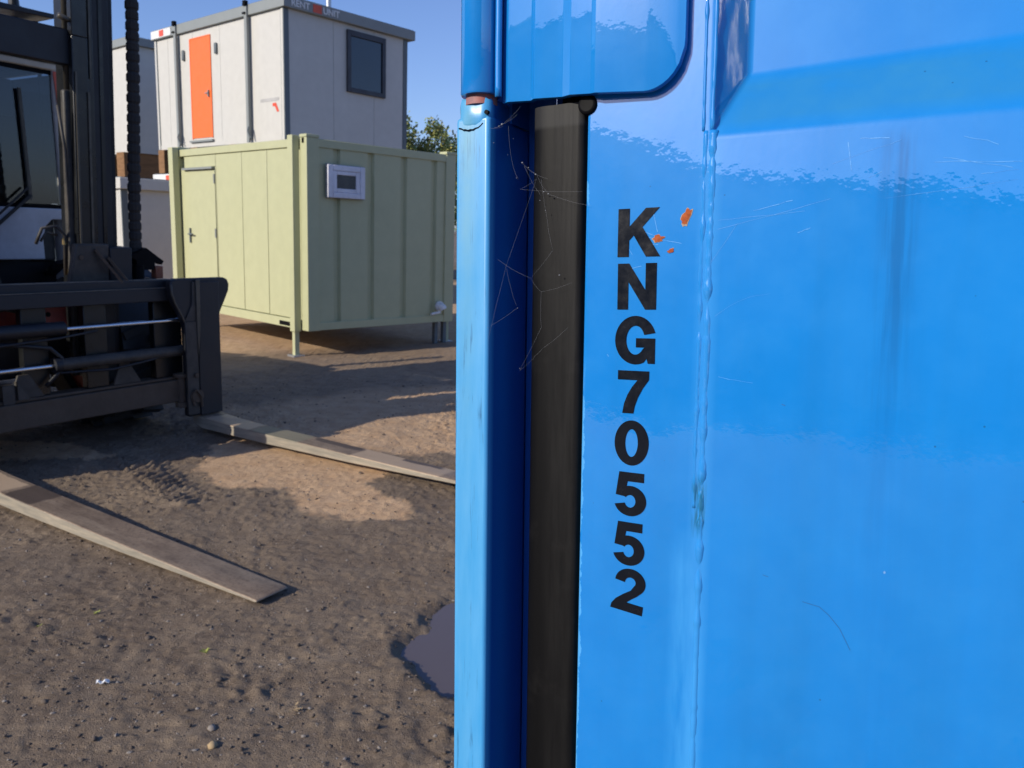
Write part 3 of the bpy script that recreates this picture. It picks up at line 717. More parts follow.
# green jack-leg cabin
GZ = CAMH-1.347; GH = 2.416; GL_, GW = 3.72, 2.46
gM = frameM(43.425, -2.653, 10.337, GZ); grn = empty('portable_cabin', None, M=gM)
tag(grn, 'pale green steel cabin on jack legs with a small white window, lower cabin', 'cabin')
G = MT['green']
mb = MB(); mb.box(.05, GW-.05, .05, GL_-.05, .10, GH-.01); mb.build('wall', G, grn)
# long wall panels: seams as shallow steps
wl = MB()
for a, b in ((.30, .98), (.98, 1.66), (1.66, 2.42)): wl.box(-.0, .049, a+.006, b-.006, .13, GH-.11)
wl.box(0, .049, 2.426, 2.44, .13, GH-.11); wl.box(0, .049, 2.441, 3.43, 2.14, GH-.11); wl.box(0, .049, 3.405, 3.55, .13, 2.139)
wl.build('wall_panel', G, grn, bevel=.006)
dr = MB(); dr.box(-.006, .049, 2.452, 3.395, .16, 2.10); d_o = dr.build('door', G, grn, bevel=.005)
hd = MB(); hd.box(-.05, .03, 2.45, 3.42, 2.105, 2.135); hd.build('door_canopy', MT['cgrey'], grn)
hh = MB(); hh.box(-.03, -.008, 3.26, 3.29, 1.02, 1.24); hh.cyl((-.05, 3.275, 1.15), (-.05, 3.13, 1.15), .012, n=10); hh.cyl((-.05, 3.275, 1.15), (-.02, 3.275, 1.15), .012, n=10); hh.build('handle', MT['cdark'], d_o)
for z in (.4, 1.12, 1.9):
    hg = MB(); hg.cyl((-.012, 2.452, z), (-.012, 2.452, z+.13), .014, n=10); hg.build('door_hinge', MT['cgrey'], d_o)
tr = MB(); tr.box(-.012, .06, .0, GL_, 0, .12); tr.box(.06, GW, -.012, .05, 0, .10); tr.box(GW-.05, GW, .05, GL_, 0, .10); tr.box(.06, GW-.05, GL_-.05, GL_, 0, .10)
tr.build('bottom_rail', G, grn, bevel=.004)
tr = MB(); tr.box(-.012, .06, .0, GL_, GH-.10, GH); tr.box(.06, GW, -.012, .05, GH-.10, GH); tr.box(GW-.05, GW, .05, GL_, GH-.10, GH); tr.box(.06, GW-.05, GL_-.05, GL_, GH-.10, GH)
tr.build('top_rail', G, grn, bevel=.004)
mb = MB(); mb.box(.03, GW-.03, .03, GL_-.03, GH-.03, GH+.008); mb.build('roof', MT['cgrey'], grn)
for (a, b, c, d) in ((-.02, .16, -.02, .13), (GW-.16, GW+.02, -.02, .13), (-.02, .16, GL_-.13, GL_+.02), (GW-.16, GW+.02, GL_-.13, GL_+.02)):
    mb = MB(); mb.box(a, b, c, d, -.004, GH+.006); cp = mb.build('corner_post', G, grn, bevel=.006)
    mb = MB(); mb.box(a-.006, b+.006, c-.006, d+.006, GH+.007, GH+.045); mb.build('corner_casting', G, cp, bevel=.006)
lh = MB(); lh.box(-.028, -.021, .035, .075, GH-.06, GH+.0); lh.build('lifting_eye', MT['black'], grn)
# corrugated end wall facing right: panel proud ribs
rb = MB(); pr = [(.16, 0)]
for c_ in (.44, .98, 1.54, 2.09): pr += [(c_-.10, 0), (c_-.055, -.0), (c_-.035, .04), (c_+.03, .04), (c_+.055, 0)]
pr.append((GW-.16, 0)); n_ = len(pr)
V = [(a, .005+d, .10) for a, d in pr]+[(a, .005+d, GH-.10) for a, d in pr]
rb.add(V, [(i, i+1, n_+i+1, n_+i) for i in range(n_-1)]); rb.build('end_wall', G, grn)
wn = MB(); wn.box(.25, .84, -.045, -.02, 1.70, 2.125); wfr = wn.build('window', MT['cgrey'], grn)
wn = MB()
for q in ((.255, .33, 1.705, 2.115), (.755, .83, 1.705, 2.115), (.331, .754, 1.705, 1.775), (.331, .754, 2.045, 2.115)): wn.box(q[0], q[1], -.075, -.046, q[2], q[3])
wn.build('frame', MT['pvc'], wfr, bevel=.008)
wn = MB()
for q in ((.332, .395, 1.776, 2.044), (.69, .753, 1.776, 2.044), (.396, .689, 1.776, 1.825), (.396, .689, 1.995, 2.044)): wn.box(q[0], q[1], -.068, -.048, q[2], q[3])
wn.build('sash', MT['pvc'], wfr, bevel=.006)
wn = MB(); wn.box(.395, .69, -.055, -.047, 1.825, 1.995); wn.build('pane', MT['panedark'], wfr)
# legs
def leg(x, y, x1, y1, foot):
    m = MB(); m.box(min(x, x1), max(x, x1), min(y, y1), max(y, y1), -.02, GH+.03); l_ = m.build('jack_leg', G, grn, bevel=.004)
    cx0, cy0 = (x+x1)/2, (y+y1)/2
    m = MB(); m.box(cx0-.032, cx0+.032, cy0-.032, cy0+.032, -GZ+.0, -.021); m.build('inner_leg', G, l_)
    m = MB(); m.box(cx0-.08, cx0+.08, cy0-.08, cy0+.08, -GZ-.02, -GZ+.018); m.build('foot_plate', MT['galv'], l_)
leg(-.125, .140, -.026, .255, 0); leg(-.125, 3.56, -.026, 3.71, 0); leg(GW+.026, .14, GW+.125, .255, 0); leg(GW+.026, 3.56, GW+.125, 3.71, 0)
# stubby timber or steel feet under the far corner, waste pipe
for xx in (GW-.20, GW-.03):
    m = MB(); m.box(xx-.03, xx+.03, .1, .16, -GZ-.02, -.005); m.build('foot', MT['cdark'], grn)
fl = MB(); fl.box(-.018, -.0125, .43, .70, .02, .075); fl.build('fork_pocket', MT['black'], grn)
pp = MB(); pp.tube([(2.20, -.03, .235), (2.20, -.075, .235), (2.20, -.10, .225), (2.21, -.105, .20)], .055, 14); pp.cyl((2.20, -.02, .235), (2.20, -.05, .235), .075, n=20); pp.cyl((2.0, -.08, .13), (2.17, -.08, .15), .02, n=10)
pp.build('water_inlet', MT['signwhite'], grn, smooth=True).data.set_sharp_from_angle(angle=.7)

# panel cabins with a grey roof band
def panel_cabin(M, L, W, H, label, fascia='cgrey', door_t=None, window=None, posts=(), group='pale panel cabins stacked in the yard', plate=True, fl=None):
    c = empty('portable_cabin', None, M=M); tag(c, label, 'cabin', group)
    m = MB(); m.box(.02, W-.02, .02, L-.02, .10, H); m.build('wall', MT['cwhite'], c)
    m = MB(); k = 1.05
    y = .10
    while y < L-.1:
        y1 = min(y+1.12, L-.10); m.box(.0, .019, y+.004, y1-.004, .10, H-.002); y += 1.12
    y = .10
    while y < W-.1:
        y1 = min(y+1.05, W-.10); m.box(y+.004, y1-.004, .0, .019, .10, H-.002); y += 1.05
    m.build('wall_panel', MT['cwhite'], c)
    for q in ((-.012, .10, -.012, .10), (W-.10, W+.012, -.012, .10), (-.012, .10, L-.10, L+.012), (W-.1, W+.012, L-.1, L+.012)):
        m = MB(); m.box(*q, 0, H); cpo = m.build('corner_post', MT['cdark'], c)
        if q[0] < 0:
            cp = MB(); cp.box(-.016, -.0125, q[2]+.025, q[3]-.015, .01, H-.01); cp.build('post_cover', MT['cwhite'], cpo)
    m2 = MB(); m2.box(.101, W-.101, -.010, .10, 0, .10); m2.box(-.010, .10, .101, L-.101, 0, .10); m2.box(.101, W-.101, L-.1, L+.01, 0, .10); m2.box(W-.1, W+.01, .101, L-.101, 0, .10)
    m2.build('bottom_rail', MT['cwhite'], c)
    m = MB(); m.box(-.06, W+.16, -.10, L+.06, H+.002, H+.20); f = m.build('fascia', MT[fascia], c, bevel=.008)
    m = MB(); m.box(-.03, W+.13, -.07, L+.03, H+.201, H+.215); m.build('roof', MT['cdark'], c)
    for (a, b) in posts:
        m = MB(); m.box(-.10, -.062, a, b, .0, H+.17); m.box(-.0615, -.013, a+.02, b-.02, .05, H-.05); p_ = m.build('strut', MT['cgrey'], c, bevel=.006)
        m = MB(); m.box(-.13, -.05, a+.0, b-.0, H+.171, H+.27); m.build('strut_cap', MT['black'], p_, bevel=.006)
        m = MB(); m.box(-.125, -.1005, a+.02, b+.03, H+.02, H+.06); m.build('latch', MT['black'], p_, bevel=.006)
        m = MB(); m.tube([(-.105, a, .30), (-.14, a-.02, .22), (-.12, a-.05, .12), (-.10, a-.08, .08)], .018, 8); m.build('clamp_handle', MT['cdark'], p_)
    return c, f
oz = CAMH+1.617
oM = frameM(40.548, -4.588, 16.262, oz)
oc, of = panel_cabin(oM, 5.18, 3.11, 2.43, 'raised off white cabin with an orange door and a dark window, above the green cabin', posts=((4.03, 4.12), (1.14, 1.23)))
m = MB(); m.box(-.014, -.002, 2.72, 3.56, .19, 2.26); dr = m.build('door', MT['orange'], oc)
m = MB()
for q in ((2.70, 2.719, .17, 2.28), (3.561, 3.58, .17, 2.28), (2.7195, 3.5605, 2.2605, 2.28)): m.box(-.02, -.002, q[0], q[1], q[2], q[3])
m.build('door_frame', MT['orange'], dr)
m = MB(); m.box(-.06, -.003, 2.66, 3.64, .10, .139); m.build('door_step', MT['cgrey'], dr)
m = MB(); m.cyl((-.05, 2.80, 1.10), (-.05, 2.92, 1.10), .014, n=8); m.box(-.05, -.0145, 2.79, 2.82, 1.02, 1.16); m.build('handle', MT['cgrey'], dr)
for yy in (3.80, 2.42):
    m = MB(); m.box(-.05, -.001, yy, yy+.09, 1.86, 2.08); m.build('wall_light', MT['cdark'], oc, bevel=.02)
m = MB()
for q in ((1.47, 1.56, 1.12, 2.33), (2.39, 2.48, 1.12, 2.33), (1.561, 2.389, 1.12, 1.21), (1.561, 2.389, 2.22, 2.33)): m.box(q[0], q[1], -.055, -.001, q[2], q[3])
wf = m.build('window', MT['cdark'], oc, bevel=.005); wf.data.materials[0] = simple('charcoal window frame', (.035, .035, .045), .4)
m = MB(); m.box(1.562, 2.388, -.022, -.003, 1.212, 2.218); m.build('pane', MT['pane'], wf)
m = MB(); m.cyl((1.30, .35, 2.64), (1.30, .35, 3.2), .055, n=16); m.build('flue', MT['galv'], oc, smooth=True).data.set_sharp_from_angle(angle=.7)
# writing on the roof band
RX = Matrix.Rotation(PI/2, 4, 'X')
text_mesh('sign_lettering', 'RENT', .17, MT['signwhite'], of, Matrix.Translation((.10, -.104, 2.475)) @ RX)
m = MB(); m.box(.60, .80, -.108, -.101, 2.455, 2.605); m.build('sign_mark', MT['redorange'], of)
text_mesh('sign_lettering', 'UNIT', .17, MT['signwhite'], of, Matrix.Translation((.83, -.104, 2.475)) @ RX)
m = MB(); m.box(-.07, -.061, 4.30, 5.22, 2.45, 2.615); sg = m.build('sign_board', MT['signwhite'], of)
m = MB(); m.box(-.075, -.071, 4.62, 4.82, 2.47, 2.60); m.build('sign_mark', MT['redorange'], sg)
RL = Matrix(((0, 0, -1, 0), (-1, 0, 0, 0), (0, 1, 0, 0), (0, 0, 0, 1)))
m = MB(); m.box(-.004, -.001, .20, .85, .76, .82); sgn = m.build('wall_print', MT['signgrey'], oc)
m = MB(); m.prism([(.20, .55), (.30, .72), (.42, .72), (.42, .66), (.34, .66), (.27, .55)], -.006, -.002, 'x'); m.build('print_mark', MT['redorange'], sgn)

# the cabin that carries it
lM = frameM(40.548, -4.588, 16.262, 0.05)
lc, lf = panel_cabin(lM, 5.40, 3.11, 2.50, 'lower cabin with a white roof band, mostly hidden behind the green cabin', fascia='signwhite')
m = MB(); m.box(-.07, -.061, 4.55, 4.80, 2.52, 2.67); m.build('sign_mark', MT['redorange'], lf)
tb = 0
for i, yy in enumerate((.3, 1.9, 3.5, 5.02)):
    m = MB(); m.box(-.05, 3.10, -.14, .14, 0, oz-2.772-.006); o = m.build('timber_bearer', MT['timber'], None, bevel=.01)
    M2 = lM.copy(); o.matrix_world = lM @ Matrix.Translation((0, yy, 2.722)); tag(o, 'timber bearer between the two stacked cabins behind the green cabin', 'timber', 'bearers under the raised orange door cabin')

# neighbouring stack further left
uM = frameM(40.548, -10.2, 22.0, 3.42)
panel_cabin(uM, 5.2, 3.0, 2.70, 'upper grey white cabin at the far left, left of the orange door cabin', posts=())
vM = frameM(40.548, -10.2, 22.0, 0.02)
panel_cabin(vM, 5.2, 3.0, 2.50, 'lower cabin hidden below the far left upper cabin', posts=())
for i, yy in enumerate((.25, 2.4, 4.6)):
    m = MB(); m.box(-.3, 3.2, -.22, .22, 0, 3.42-2.745); o = m.build('timber_bearer', MT['timber'], None, bevel=.01)
    o.matrix_world = uM @ Matrix.Translation((0, yy, -(3.42-2.745)-.004)); tag(o, 'dark brown timber bearer under the far left upper cabin', 'timber', 'bearers under the far left cabin')
nM = frameM(40.548, -7.2, 14.9, 0.02)
nc, nf = panel_cabin(nM, 4.6, 2.40, 2.20, 'plain white cabin standing on the ground behind the forklift mast', fascia='cwhite')

# ------------------------------------------------------------------ tree behind
def tree(x, y, h, r, seed, label, nleaf=11000, ls=.085, group=None):
    rnd = random.Random(seed); t = empty('tree', (x, y, 0)); tag(t, label, 'tree', group)
    tk = MB(); tk.tube([(0, 0, -.1), (.05, 0, h*.25), (0, .08, h*.5), (.05, .05, h*.8)], .1, 10, [.16, .13, .09, .03]); cl = []
    for i in range(26):
        a = rnd.uniform(0, 6.28); z0 = h*rnd.uniform(.25, .75); L = r*rnd.uniform(.6, 1.0); e = rnd.uniform(.2, .9)
        tip = Vector((math.cos(a)*L*math.cos(e), math.sin(a)*L*math.cos(e), min(z0+L*math.sin(e), h*.95)))
        mid = Vector((tip.x*.5, tip.y*.5, (z0+tip.z)/2-.05)); tk.tube([(0, 0, z0), mid, tip], .03, 6, [.045, .03, .010])
        cl.append((tip, rnd.uniform(.3, .55)*r*.55)); cl.append((mid, .3*r*.6))
    tk.build('trunk', MT['bark'], t, smooth=True)
    V = np.zeros((nleaf*4, 3)); 
    for i in range(nleaf):
        c, rr = cl[rnd.randrange(len(cl))]; d = Vector((rnd.gauss(0, 1), rnd.gauss(0, 1), rnd.gauss(0, .8))); d.normalize()
        p = c+d*rr*rnd.random()**.45*(1.35 if rnd.random() < .12 else 1)
        a = Vector((rnd.gauss(0, 1), rnd.gauss(0, 1), rnd.gauss(0, 1))).normalized(); b = a.orthogonal().normalized(); s_ = ls*rnd.uniform(.6, 1.3)
        V[i*4:i*4+4] = [p-a*s_, p-b*s_*.6, p+a*s_, p+b*s_*.6]
    m = MB(); m.v = [tuple(q) for q in V]; m.f = [(4*i, 4*i+1, 4*i+2, 4*i+3) for i in range(nleaf)]; m.build('crown', MT['leaf'], t, fix=False)
tree(-4.2, 34, 5.9, 2.1, 3, 'rounded autumn tree showing above the green cabin roof')
tree(-1.7, 37, 5.4, 2.2, 4, 'lower autumn bush at the edge of the blue container', 6500)
tree(-2.4, 42, 5.6, 1.6, 5, 'sparse tree top behind the autumn bush', 900, .08)

# ------------------------------------------------------------------ forklift
FD = Vector((.853, -.522, 0)).normalized(); FN = Vector((-FD.y, FD.x, 0))
FM = Matrix((FD, FN, Vector((0, 0, 1)))).transposed().to_4x4(); FM.translation = Vector((-3.28, 6.04, 0))
FSC = .935; GL0 = -CAMH*(1-FSC)/FSC        # model unit and the level of the ground in it
FM = Matrix.Translation((0, 0, CAMH)) @ Matrix.Scale(FSC, 4) @ Matrix.Translation((0, 0, -CAMH)) @ FM
fk = empty('forklift', None, M=FM)
tag(fk, 'large forklift with a black mast and long worn forks lowered to the ground', 'forklift')
B, BD, MU = MT['blk'], MT['blkdust'], MT['mud']
# carriage
m = MB(); m.box(-.10, -.0, -1.62, .82, 1.142, 1.205); m.box(-.10, .035, -1.62, .82, 1.035, 1.141); m.build('top_beam', B, fk, bevel=.006)
m = MB(); m.box(-.004, .037, -1.61, .80, 1.1415, 1.1455); m.box(-.095, -.002, -1.61, .80, 1.2055, 1.209); m.build('beam_edge', MT['dust'], fk)
m = MB(); m.box(-.12, .03, -1.62, .82, .17, .36); m.box(-.13, .0, -1.62, .82, .361, .385); m.build('bottom_beam', MU, fk, bevel=.008)
for yy in (-1.50, -.86, -.33, .13, .72):
    m = MB(); m.box(-.10, -.03, yy-.09, yy+(.09 if yy < .7 else .17), .386, 1.034); m.build('carriage_upright', MT['grease'], fk, bevel=.006)
for yy in (-.42, .36):
    m = MB(); m.prism([(yy-.12, .386), (yy+.12, .386), (yy+.02, .56), (yy-.06, .56)], -.029, -.008, 'x'); m.build('gusset', BD, fk, bevel=.004)
m = MB(); m.box(-.09, .012, -.60, -.52, .362, .50); m.prism([(-.50, .386), (-.42, .386), (-.50, .52)], -.03, .02, 'x'); m.build('stop_block', MT['cream'] if False else BD, fk)
# positioner cylinders
def cyl_part(y0, y1, z, r, mat, name, x=.02, par=None):
    m = MB(); m.cyl((x, y0, z), (x, y1, z), r, n=24); o = m.build(name, mat, par or fk, smooth=True); o.data.set_sharp_from_angle(angle=.7); return o
cb = cyl_part(-1.25, -.145, .877, .052, B, 'hydraulic_cylinder'); cyl_part(-.144, .86, .870, .017, MT['chrome'], 'rod', par=cb)
cb = cyl_part(-.216, .88, .607, .046, BD, 'hydraulic_cylinder'); cyl_part(-1.3, -.217, .605, .018, MT['chrome'], 'rod', par=cb); cyl_part(-.24, -.19, .607, .054, B, 'gland', par=cb)
m = MB(); m.cyl((0.02, .835, .17), (0.02, .835, .38), .045, n=18); m.cyl((0.02, .835, .385), (.02, .835, .41), .07, n=18); m.cyl((.02, .835, .12), (.02, .835, .165), .058, n=18); m.build('pivot_pin', MU, fk, smooth=True).data.set_sharp_from_angle(angle=.7)
m = MB(); m.tube([(.02, -.62, .80), (.03, -.42, .77), (.03, -.26, .74), (.03, -.18, .66), (.03, -.20, .56), (.02, -.30, .46)], .016, 8)
m.tube([(.04, -1.2, .80), (.05, -.6, .79), (.05, -.2, .81), (.04, .1, .84)], .010, 8); m.tube([(.04, -.2, .55), (.06, .2, .53), (.05, .5, .56), (.03, .8, .60)], .010, 8); m.build('hose', B, fk, smooth=True)
# inside the carriage opening
m = MB(); m.box(-.42, -.22, -.60, .02, .80, 1.06); m.cyl((-.215, -.16, .93), (-.205, -.16, .93), .05, n=18); rd = m.build('axle_bracket', MT['red'], fk, bevel=.02)
m = MB(); m.cyl((-.204, -.13, .96), (-.20, -.13, .96), .018, n=14); m.build('bore', MT['black'], rd)
m = MB(); m.tube([(-.17, -.55, 1.0), (-.14, -.42, 1.03), (-.16, -.34, .96), (-.2, -.3, .88)], .012, 8); m.tube([(-.15, -.47, 1.02), (-.12, -.32, .98), (-.16, -.26, .88)], .010, 8); m.build('brake_hose', BD, rd)
# forks
def fork(yc, drop, L):
    m = MB(); w0, w1 = .215, .195
    prof = [(0, -.03), (0, 1.0), (0, 1.20), (.075, 1.20), (.075, .06), (.10, .03), (.5, .008-drop*.1), (2.2, -.008-drop*.7), (L, -.012-drop), (L+.012, -.020-drop), (L, -.030-drop), (1.8, -.070-drop*.5), (.9, -.080-drop*.25), (.12, -.078)]
    n_ = len(prof); V = []
    for s_ in (-1, 1):
        for (x, z) in prof:
            hw_ = w0/2 if x < 1 else w0/2+(w1-w0)/2*(x-1)/2.1
            V.append((x, yc+s_*hw_, z))
    m.add(V, [tuple(range(n_)), tuple(range(n_, 2*n_))[::-1]]+[(i, n_+i, n_+(i+1) % n_, (i+1) % n_) for i in range(n_)])
    f = m.build('fork', MT['fork'], fk, bevel=.006, seg=2)
    sg = 1 if yc > 0 else -1
    # broad hook plate behind and around the shank
    a, b = yc-.215, yc+.100
    poly = [(a, .04), (b+.01, .04), (b+.01, .80)]+[(b+.012+.075*(1-math.cos(t)), .82+.20*t/1.57) for t in [1.57*i/8 for i in range(9)]]
    xo = poly[-1][0]; poly += [(xo+.045*math.sin(t), 1.06+.07*(1-math.cos(t))) for t in [.6, 1.2, 1.57]]
    poly += [(xo+.05, 1.16), (xo+.03, 1.205), (xo-.01, 1.22)]
    poly += [(a-.08, 1.22), (a-.125, 1.205), (a-.135, 1.17), (a-.13, 1.10), (a-.10, 1.02), (a-.045, .92), (a-.008, .84), (a, .80)]
    m = MB(); m.prism(poly, .036, .110, 'x'); hp = m.build('fork_hook', B, f, bevel=.012, seg=3)
    ed = [(a-.126, .1115+0, 1.10), (a-.098, .1115, 1.02), (a-.043, .1115, .92), (a-.004, .1115, .84)]
    m = MB(); m.tube([(q[1], q[0], q[2]) for q in [(a-.128, .1115, 1.175)]+ed+[(a+.004, .1115, .72)]], .009, 8); m.build('worn_edge', MT['guide'], hp, smooth=True)
    m = MB(); m.box(.1105, .128, yc-.235, yc-.120, .06, .86); m.prism([(yc-.235, .861), (yc-.120, .861), (yc-.118, 1.19), (yc-.15, 1.19), (yc-.16, 1.0)], .1105, .124, 'x'); m.build('wear_strip', BD, f, bevel=.004)
    m = MB(); m.prism([(yc-.119, .55), (yc-.095, .80), (yc-.085, 1.21), (yc-.125, 1.21), (yc-.127, .82)], .125, .138, 'x'); m.build('guide_bar', MT['guide'], f, bevel=.003)
    m = MB(); m.prism([(yc-.110, .04), (yc+.112, .04), (yc+.112, 1.19), (yc-.080, 1.19), (yc-.092, .80), (yc-.110, .50)], .1108, .127, 'x'); m.build('shank_plate', B, f, bevel=.005)
    m = MB(); m.cyl((.131, yc-.15, .22), (.15, yc-.15, .22), .055, n=18); m.cyl((.131, yc-.15, .40), (.145, yc-.15, .40), .02, n=10); m.tube([(.14, yc-.11, .12), (.16, yc-.13, .22), (.15, yc-.17, .28), (.13, yc-.2, .22), (.14, yc-.18, .14)], .012, 7); m.build('retaining_bolt', MU, f, smooth=True).data.set_sharp_from_angle(angle=.7)
    return f
fork(1.05, .012, 3.15); fork(-.925, .058, 3.08)
# mast, leaning slightly forward
mast_e = bpy.data.objects.new('mast', None)
tilt = Matrix.Translation((-.30, 0, .6)) @ Matrix.Rotation(math.radians(3.0), 4, 'Y') @ Matrix.Translation((.30, 0, -.6))
def mpart(mb, name, mat, parent=fk, **k):
    mb.v = [tuple(tilt @ Vector(p)) for p in mb.v]; return mb.build(name, mat, parent, **k)
YC = -.24; ZM = 5.2
for s_ in (1, -1):
    def Y(a, b): return (min(YC+s_*a, YC+s_*b), max(YC+s_*a, YC+s_*b))
    m = MB(); y0, y1 = Y(.52, .745)
    m.box(-.56, -.32, *Y(.70, .745), .35, ZM); m.box(-.34, -.30, *Y(.56, .699), .35, ZM); m.box(-.56, -.52, *Y(.56, .699), .35, ZM)
    r_ = mpart(m, 'outer_rail', B, bevel=.006)
    m = MB(); m.box(-.297, -.293, *Y(.615, .645), 1.48, ZM); mpart(m, 'rail_shadow_line', MT['grease'], r_)  # shadow line down the rail face, put in as a dark strip
    m = MB(); m.box(-.50, -.24, *Y(.48, .535), .45, ZM); m.box(-.27, -.215, *Y(.36, .479), .45, 3.0); m.box(-.27, -.2149, *Y(.36, .479), 3.001, ZM); i_ = mpart(m, 'inner_rail', MT['grease'], bevel=.005)
    m = MB(); m.box(-.2145, -.205, *Y(.465, .482), 1.5, 2.62); m.box(-.2395, -.228, *Y(.498, .512), 2.72, ZM); m.box(-.2145, -.205, *Y(.372, .386), 1.5, 2.75); mpart(m, 'worn_track', MT['guide'], i_)
    m = MB(); m.box(-.44, -.33, *Y(.36, .479), .45, ZM); mpart(m, 'lift_frame', MT['grease'], bevel=.006)
    m = MB(); m.box(-.3299, -.27, *Y(.32, .395), .45, 2.62); mpart(m, 'lift_cylinder', BD, bevel=.02, seg=3)
    m = MB(); m.cyl((-.32, YC+s_*.375, 2.62), (-.32, YC+s_*.375, ZM), .024, n=16); mpart(m, 'lift_rod', MT['guide'], smooth=True)
    # foot casting with sloping webs
    m = MB(); m.prism([Y(.24, .56)[0:1][0:1] and (YC+s_*.24, 1.20), (YC+s_*.30, 1.50), (YC+s_*.56, 1.50), (YC+s_*.56, 1.20)], -.20, -.14, 'x'); ft = mpart(m, 'mast_bracket', BD, bevel=.01)
    m = MB(); m.bar((-.13, YC+s_*.44, 1.46), (-.04, YC+s_*.60, 1.21), .03, .02); m.bar((-.13, YC+s_*.54, 1.40), (-.05, YC+s_*.66, 1.21), .03, .02); m.cyl((-.14, YC+s_*.33, 1.40), (-.13, YC+s_*.33, 1.40), .018, n=12); mpart(m, 'web', MT['mud'], ft)
    m = MB(); m.box(-.30, -.13, *Y(.561, .746), 1.20, 1.475); mpart(m, 'roller_box', B, bevel=.008)
m = MB(); m.box(-.36, -.26, YC-.479, YC+.40, 2.79, 3.04); mpart(m, 'cross_member', B, bevel=.01)
m = MB(); m.box(-.5, -.40, YC-.6, YC+.6, ZM-.25, ZM); mpart(m, 'cross_member', B, bevel=.01)
m = MB(); m.tube([(-.255, .05, 3.12), (-.25, .14, 3.10), (-.24, .165, 3.18), (-.24, .165, 3.5), (-.24, .165, 4.2)], .022, 10); mpart(m, 'mast_hose', MT['guide'], smooth=True)
# hoses at the mast foot
m = MB(); m.tube([(-.32, .07, 1.25), (-.30, .065, 1.55), (-.30, .0, 1.62), (-.33, -.09, 1.60), (-.35, -.13, 1.48)], .012, 8); m.tube([(-.30, .10, 1.3), (-.28, .09, 1.7), (-.27, .07, 2.2), (-.27, .03, 2.5)], .012, 8); m.tube([(-.33, .02, 1.55), (-.33, -.06, 1.57), (-.34, -.1, 1.5)], .010, 8)
mpart(m, 'mast_hose', BD, smooth=True)
m = MB(); m.cyl((-.28, .095, 1.23), (-.28, .095, 1.29), .028, n=12); m.cyl((-.31, .066, 1.48), (-.31, .066, 1.53), .018, n=10); mpart(m, 'hose_fitting', MT['brass'])
# corrugated hose column beside the mast
m = MB(); pts = []; rs = []
z = 1.30
while z < ZM+.1:
    for dz, r0 in ((0, .043), (.010, .050), (.055, .050), (.065, .043)):
        pts.append((-.25+.008*math.sin(z*3), .622+.006*math.sin(z*2.1), z+dz)); rs.append(r0*(1+.05*math.sin(z*37)))
    z += .0765
m.tube(pts, .05, 12, rs); hc = mpart(m, 'hose_chain', MT['tyre'])
m = MB(); m.prism([(.52, 1.40), (.66, 1.47), (.82, 1.36), (.80, 1.33), (.74, 1.36), (.73, 1.29), (.58, 1.29), (.57, 1.37)], -.24, -.17, 'x'); m.cyl((-.2, .60, 1.19), (-.2, .60, 1.33), .05, n=12); m.box(-.25, -.15, .54, .72, 1.19, 1.22); mpart(m, 'chain_anchor', MT['black'], hc)
m = MB(); m.box(-.24, -.17, .745, .815, 1.215, 1.32); mpart(m, 'side_lamp', MT['lamp'], fk, bevel=.008)
# cab
CX = -1.20; y0, y1 = YC-.90, YC+.90
m = MB(); m.box(CX-.06, CX, y0, .62, 2.905, 2.96); m.box(CX-1.3, CX-.061, .60, .66, 2.905, 2.96); m.build('cab_header', MT['cream'], fk, bevel=.012)
m = MB(); m.prism([(.625, 2.96), (.585, 2.96), (.580, 2.62), (.590, 2.2), (.595, 1.76), (.63, 1.76)], CX-.07, CX-.005, 'x'); pil = m.build('cab_pillar', MT['white'], fk, bevel=.006); pil.data.materials[0] = MT['signgrey']
m = MB(); m.prism([(.590, 2.90), (.625, 2.90), (.620, 2.56)], CX-.004, CX+.004, 'x'); m.build('reflector', MT['redorange'], pil)
m = MB(); m.box(CX-.06, CX, y0, y0+.06, 1.76, 2.905); m.box(CX-1.30, CX-1.24, y0, y0+.06, 1.2, 2.905); m.box(CX-1.30, CX-1.24, .60, .66, 1.2, 2.905); m.box(CX-.30, CX-.27, .62, .65, 1.2, 2.905); m.build('cab_frame', B, fk, bevel=.01)
m = MB(); m.box(CX-.035, CX-.028, y0+.06, .585, 1.76, 2.90); ws = m.build('windscreen', MT['glassd'], fk)
m = MB(); m.box(CX-.027, CX-.020, y0+.06, .60, 1.745, 1.79); m.build('seal', MT['black'], ws); m = MB(); m.box(CX-.027, CX-.02, y0+.06, .60, 2.87, 2.903); m.build('seal', MT['black'], ws)
m = MB(); m.bar((CX+.01, -.05, 1.52), (CX+.01, .33, 1.86), .022, .022); m.bar((CX+.03, -.10, 1.55), (CX+.03, .30, 1.92), .016, .016); wp = m.build('wiper', B, fk)
m = MB(); m.bar((CX+.0, .33, 1.82), (CX+.0, .30, 2.72), .025, .018); m.build('blade', MT['guide'], wp)
m = MB(); m.box(CX-1.25, CX-.2, y0+.05, .62, .80, 1.30); m.build('cab_floor', B, fk)
m = MB(); m.prism([(y0, 1.32), (.42, 1.32), (.415, 1.48), (.44, 1.60), (.50, 1.66), (.62, 1.665), (.62, 1.755), (y0, 1.755)], CX-.04, CX+.0, 'x'); m.build('front_panel', MT['white'], fk, bevel=.01)
m = MB(); m.box(CX-1.3, CX-.045, .61, .655, .9, 1.755); m.build('cab_door', MT['white'], fk, bevel=.01)
m = MB(); m.box(CX-1.20, CX-.10, .622, .632, 1.80, 2.88); m.box(CX-1.2, CX-.1, y0+.02, y0+.03, 1.5, 2.88); m.build('side_window', MT['glassd'], fk)
m = MB(); m.box(CX-1.285, CX-1.275, y0+.07, .59, 1.85, 2.88); m.build('rear_window', MT['glassd'], fk)
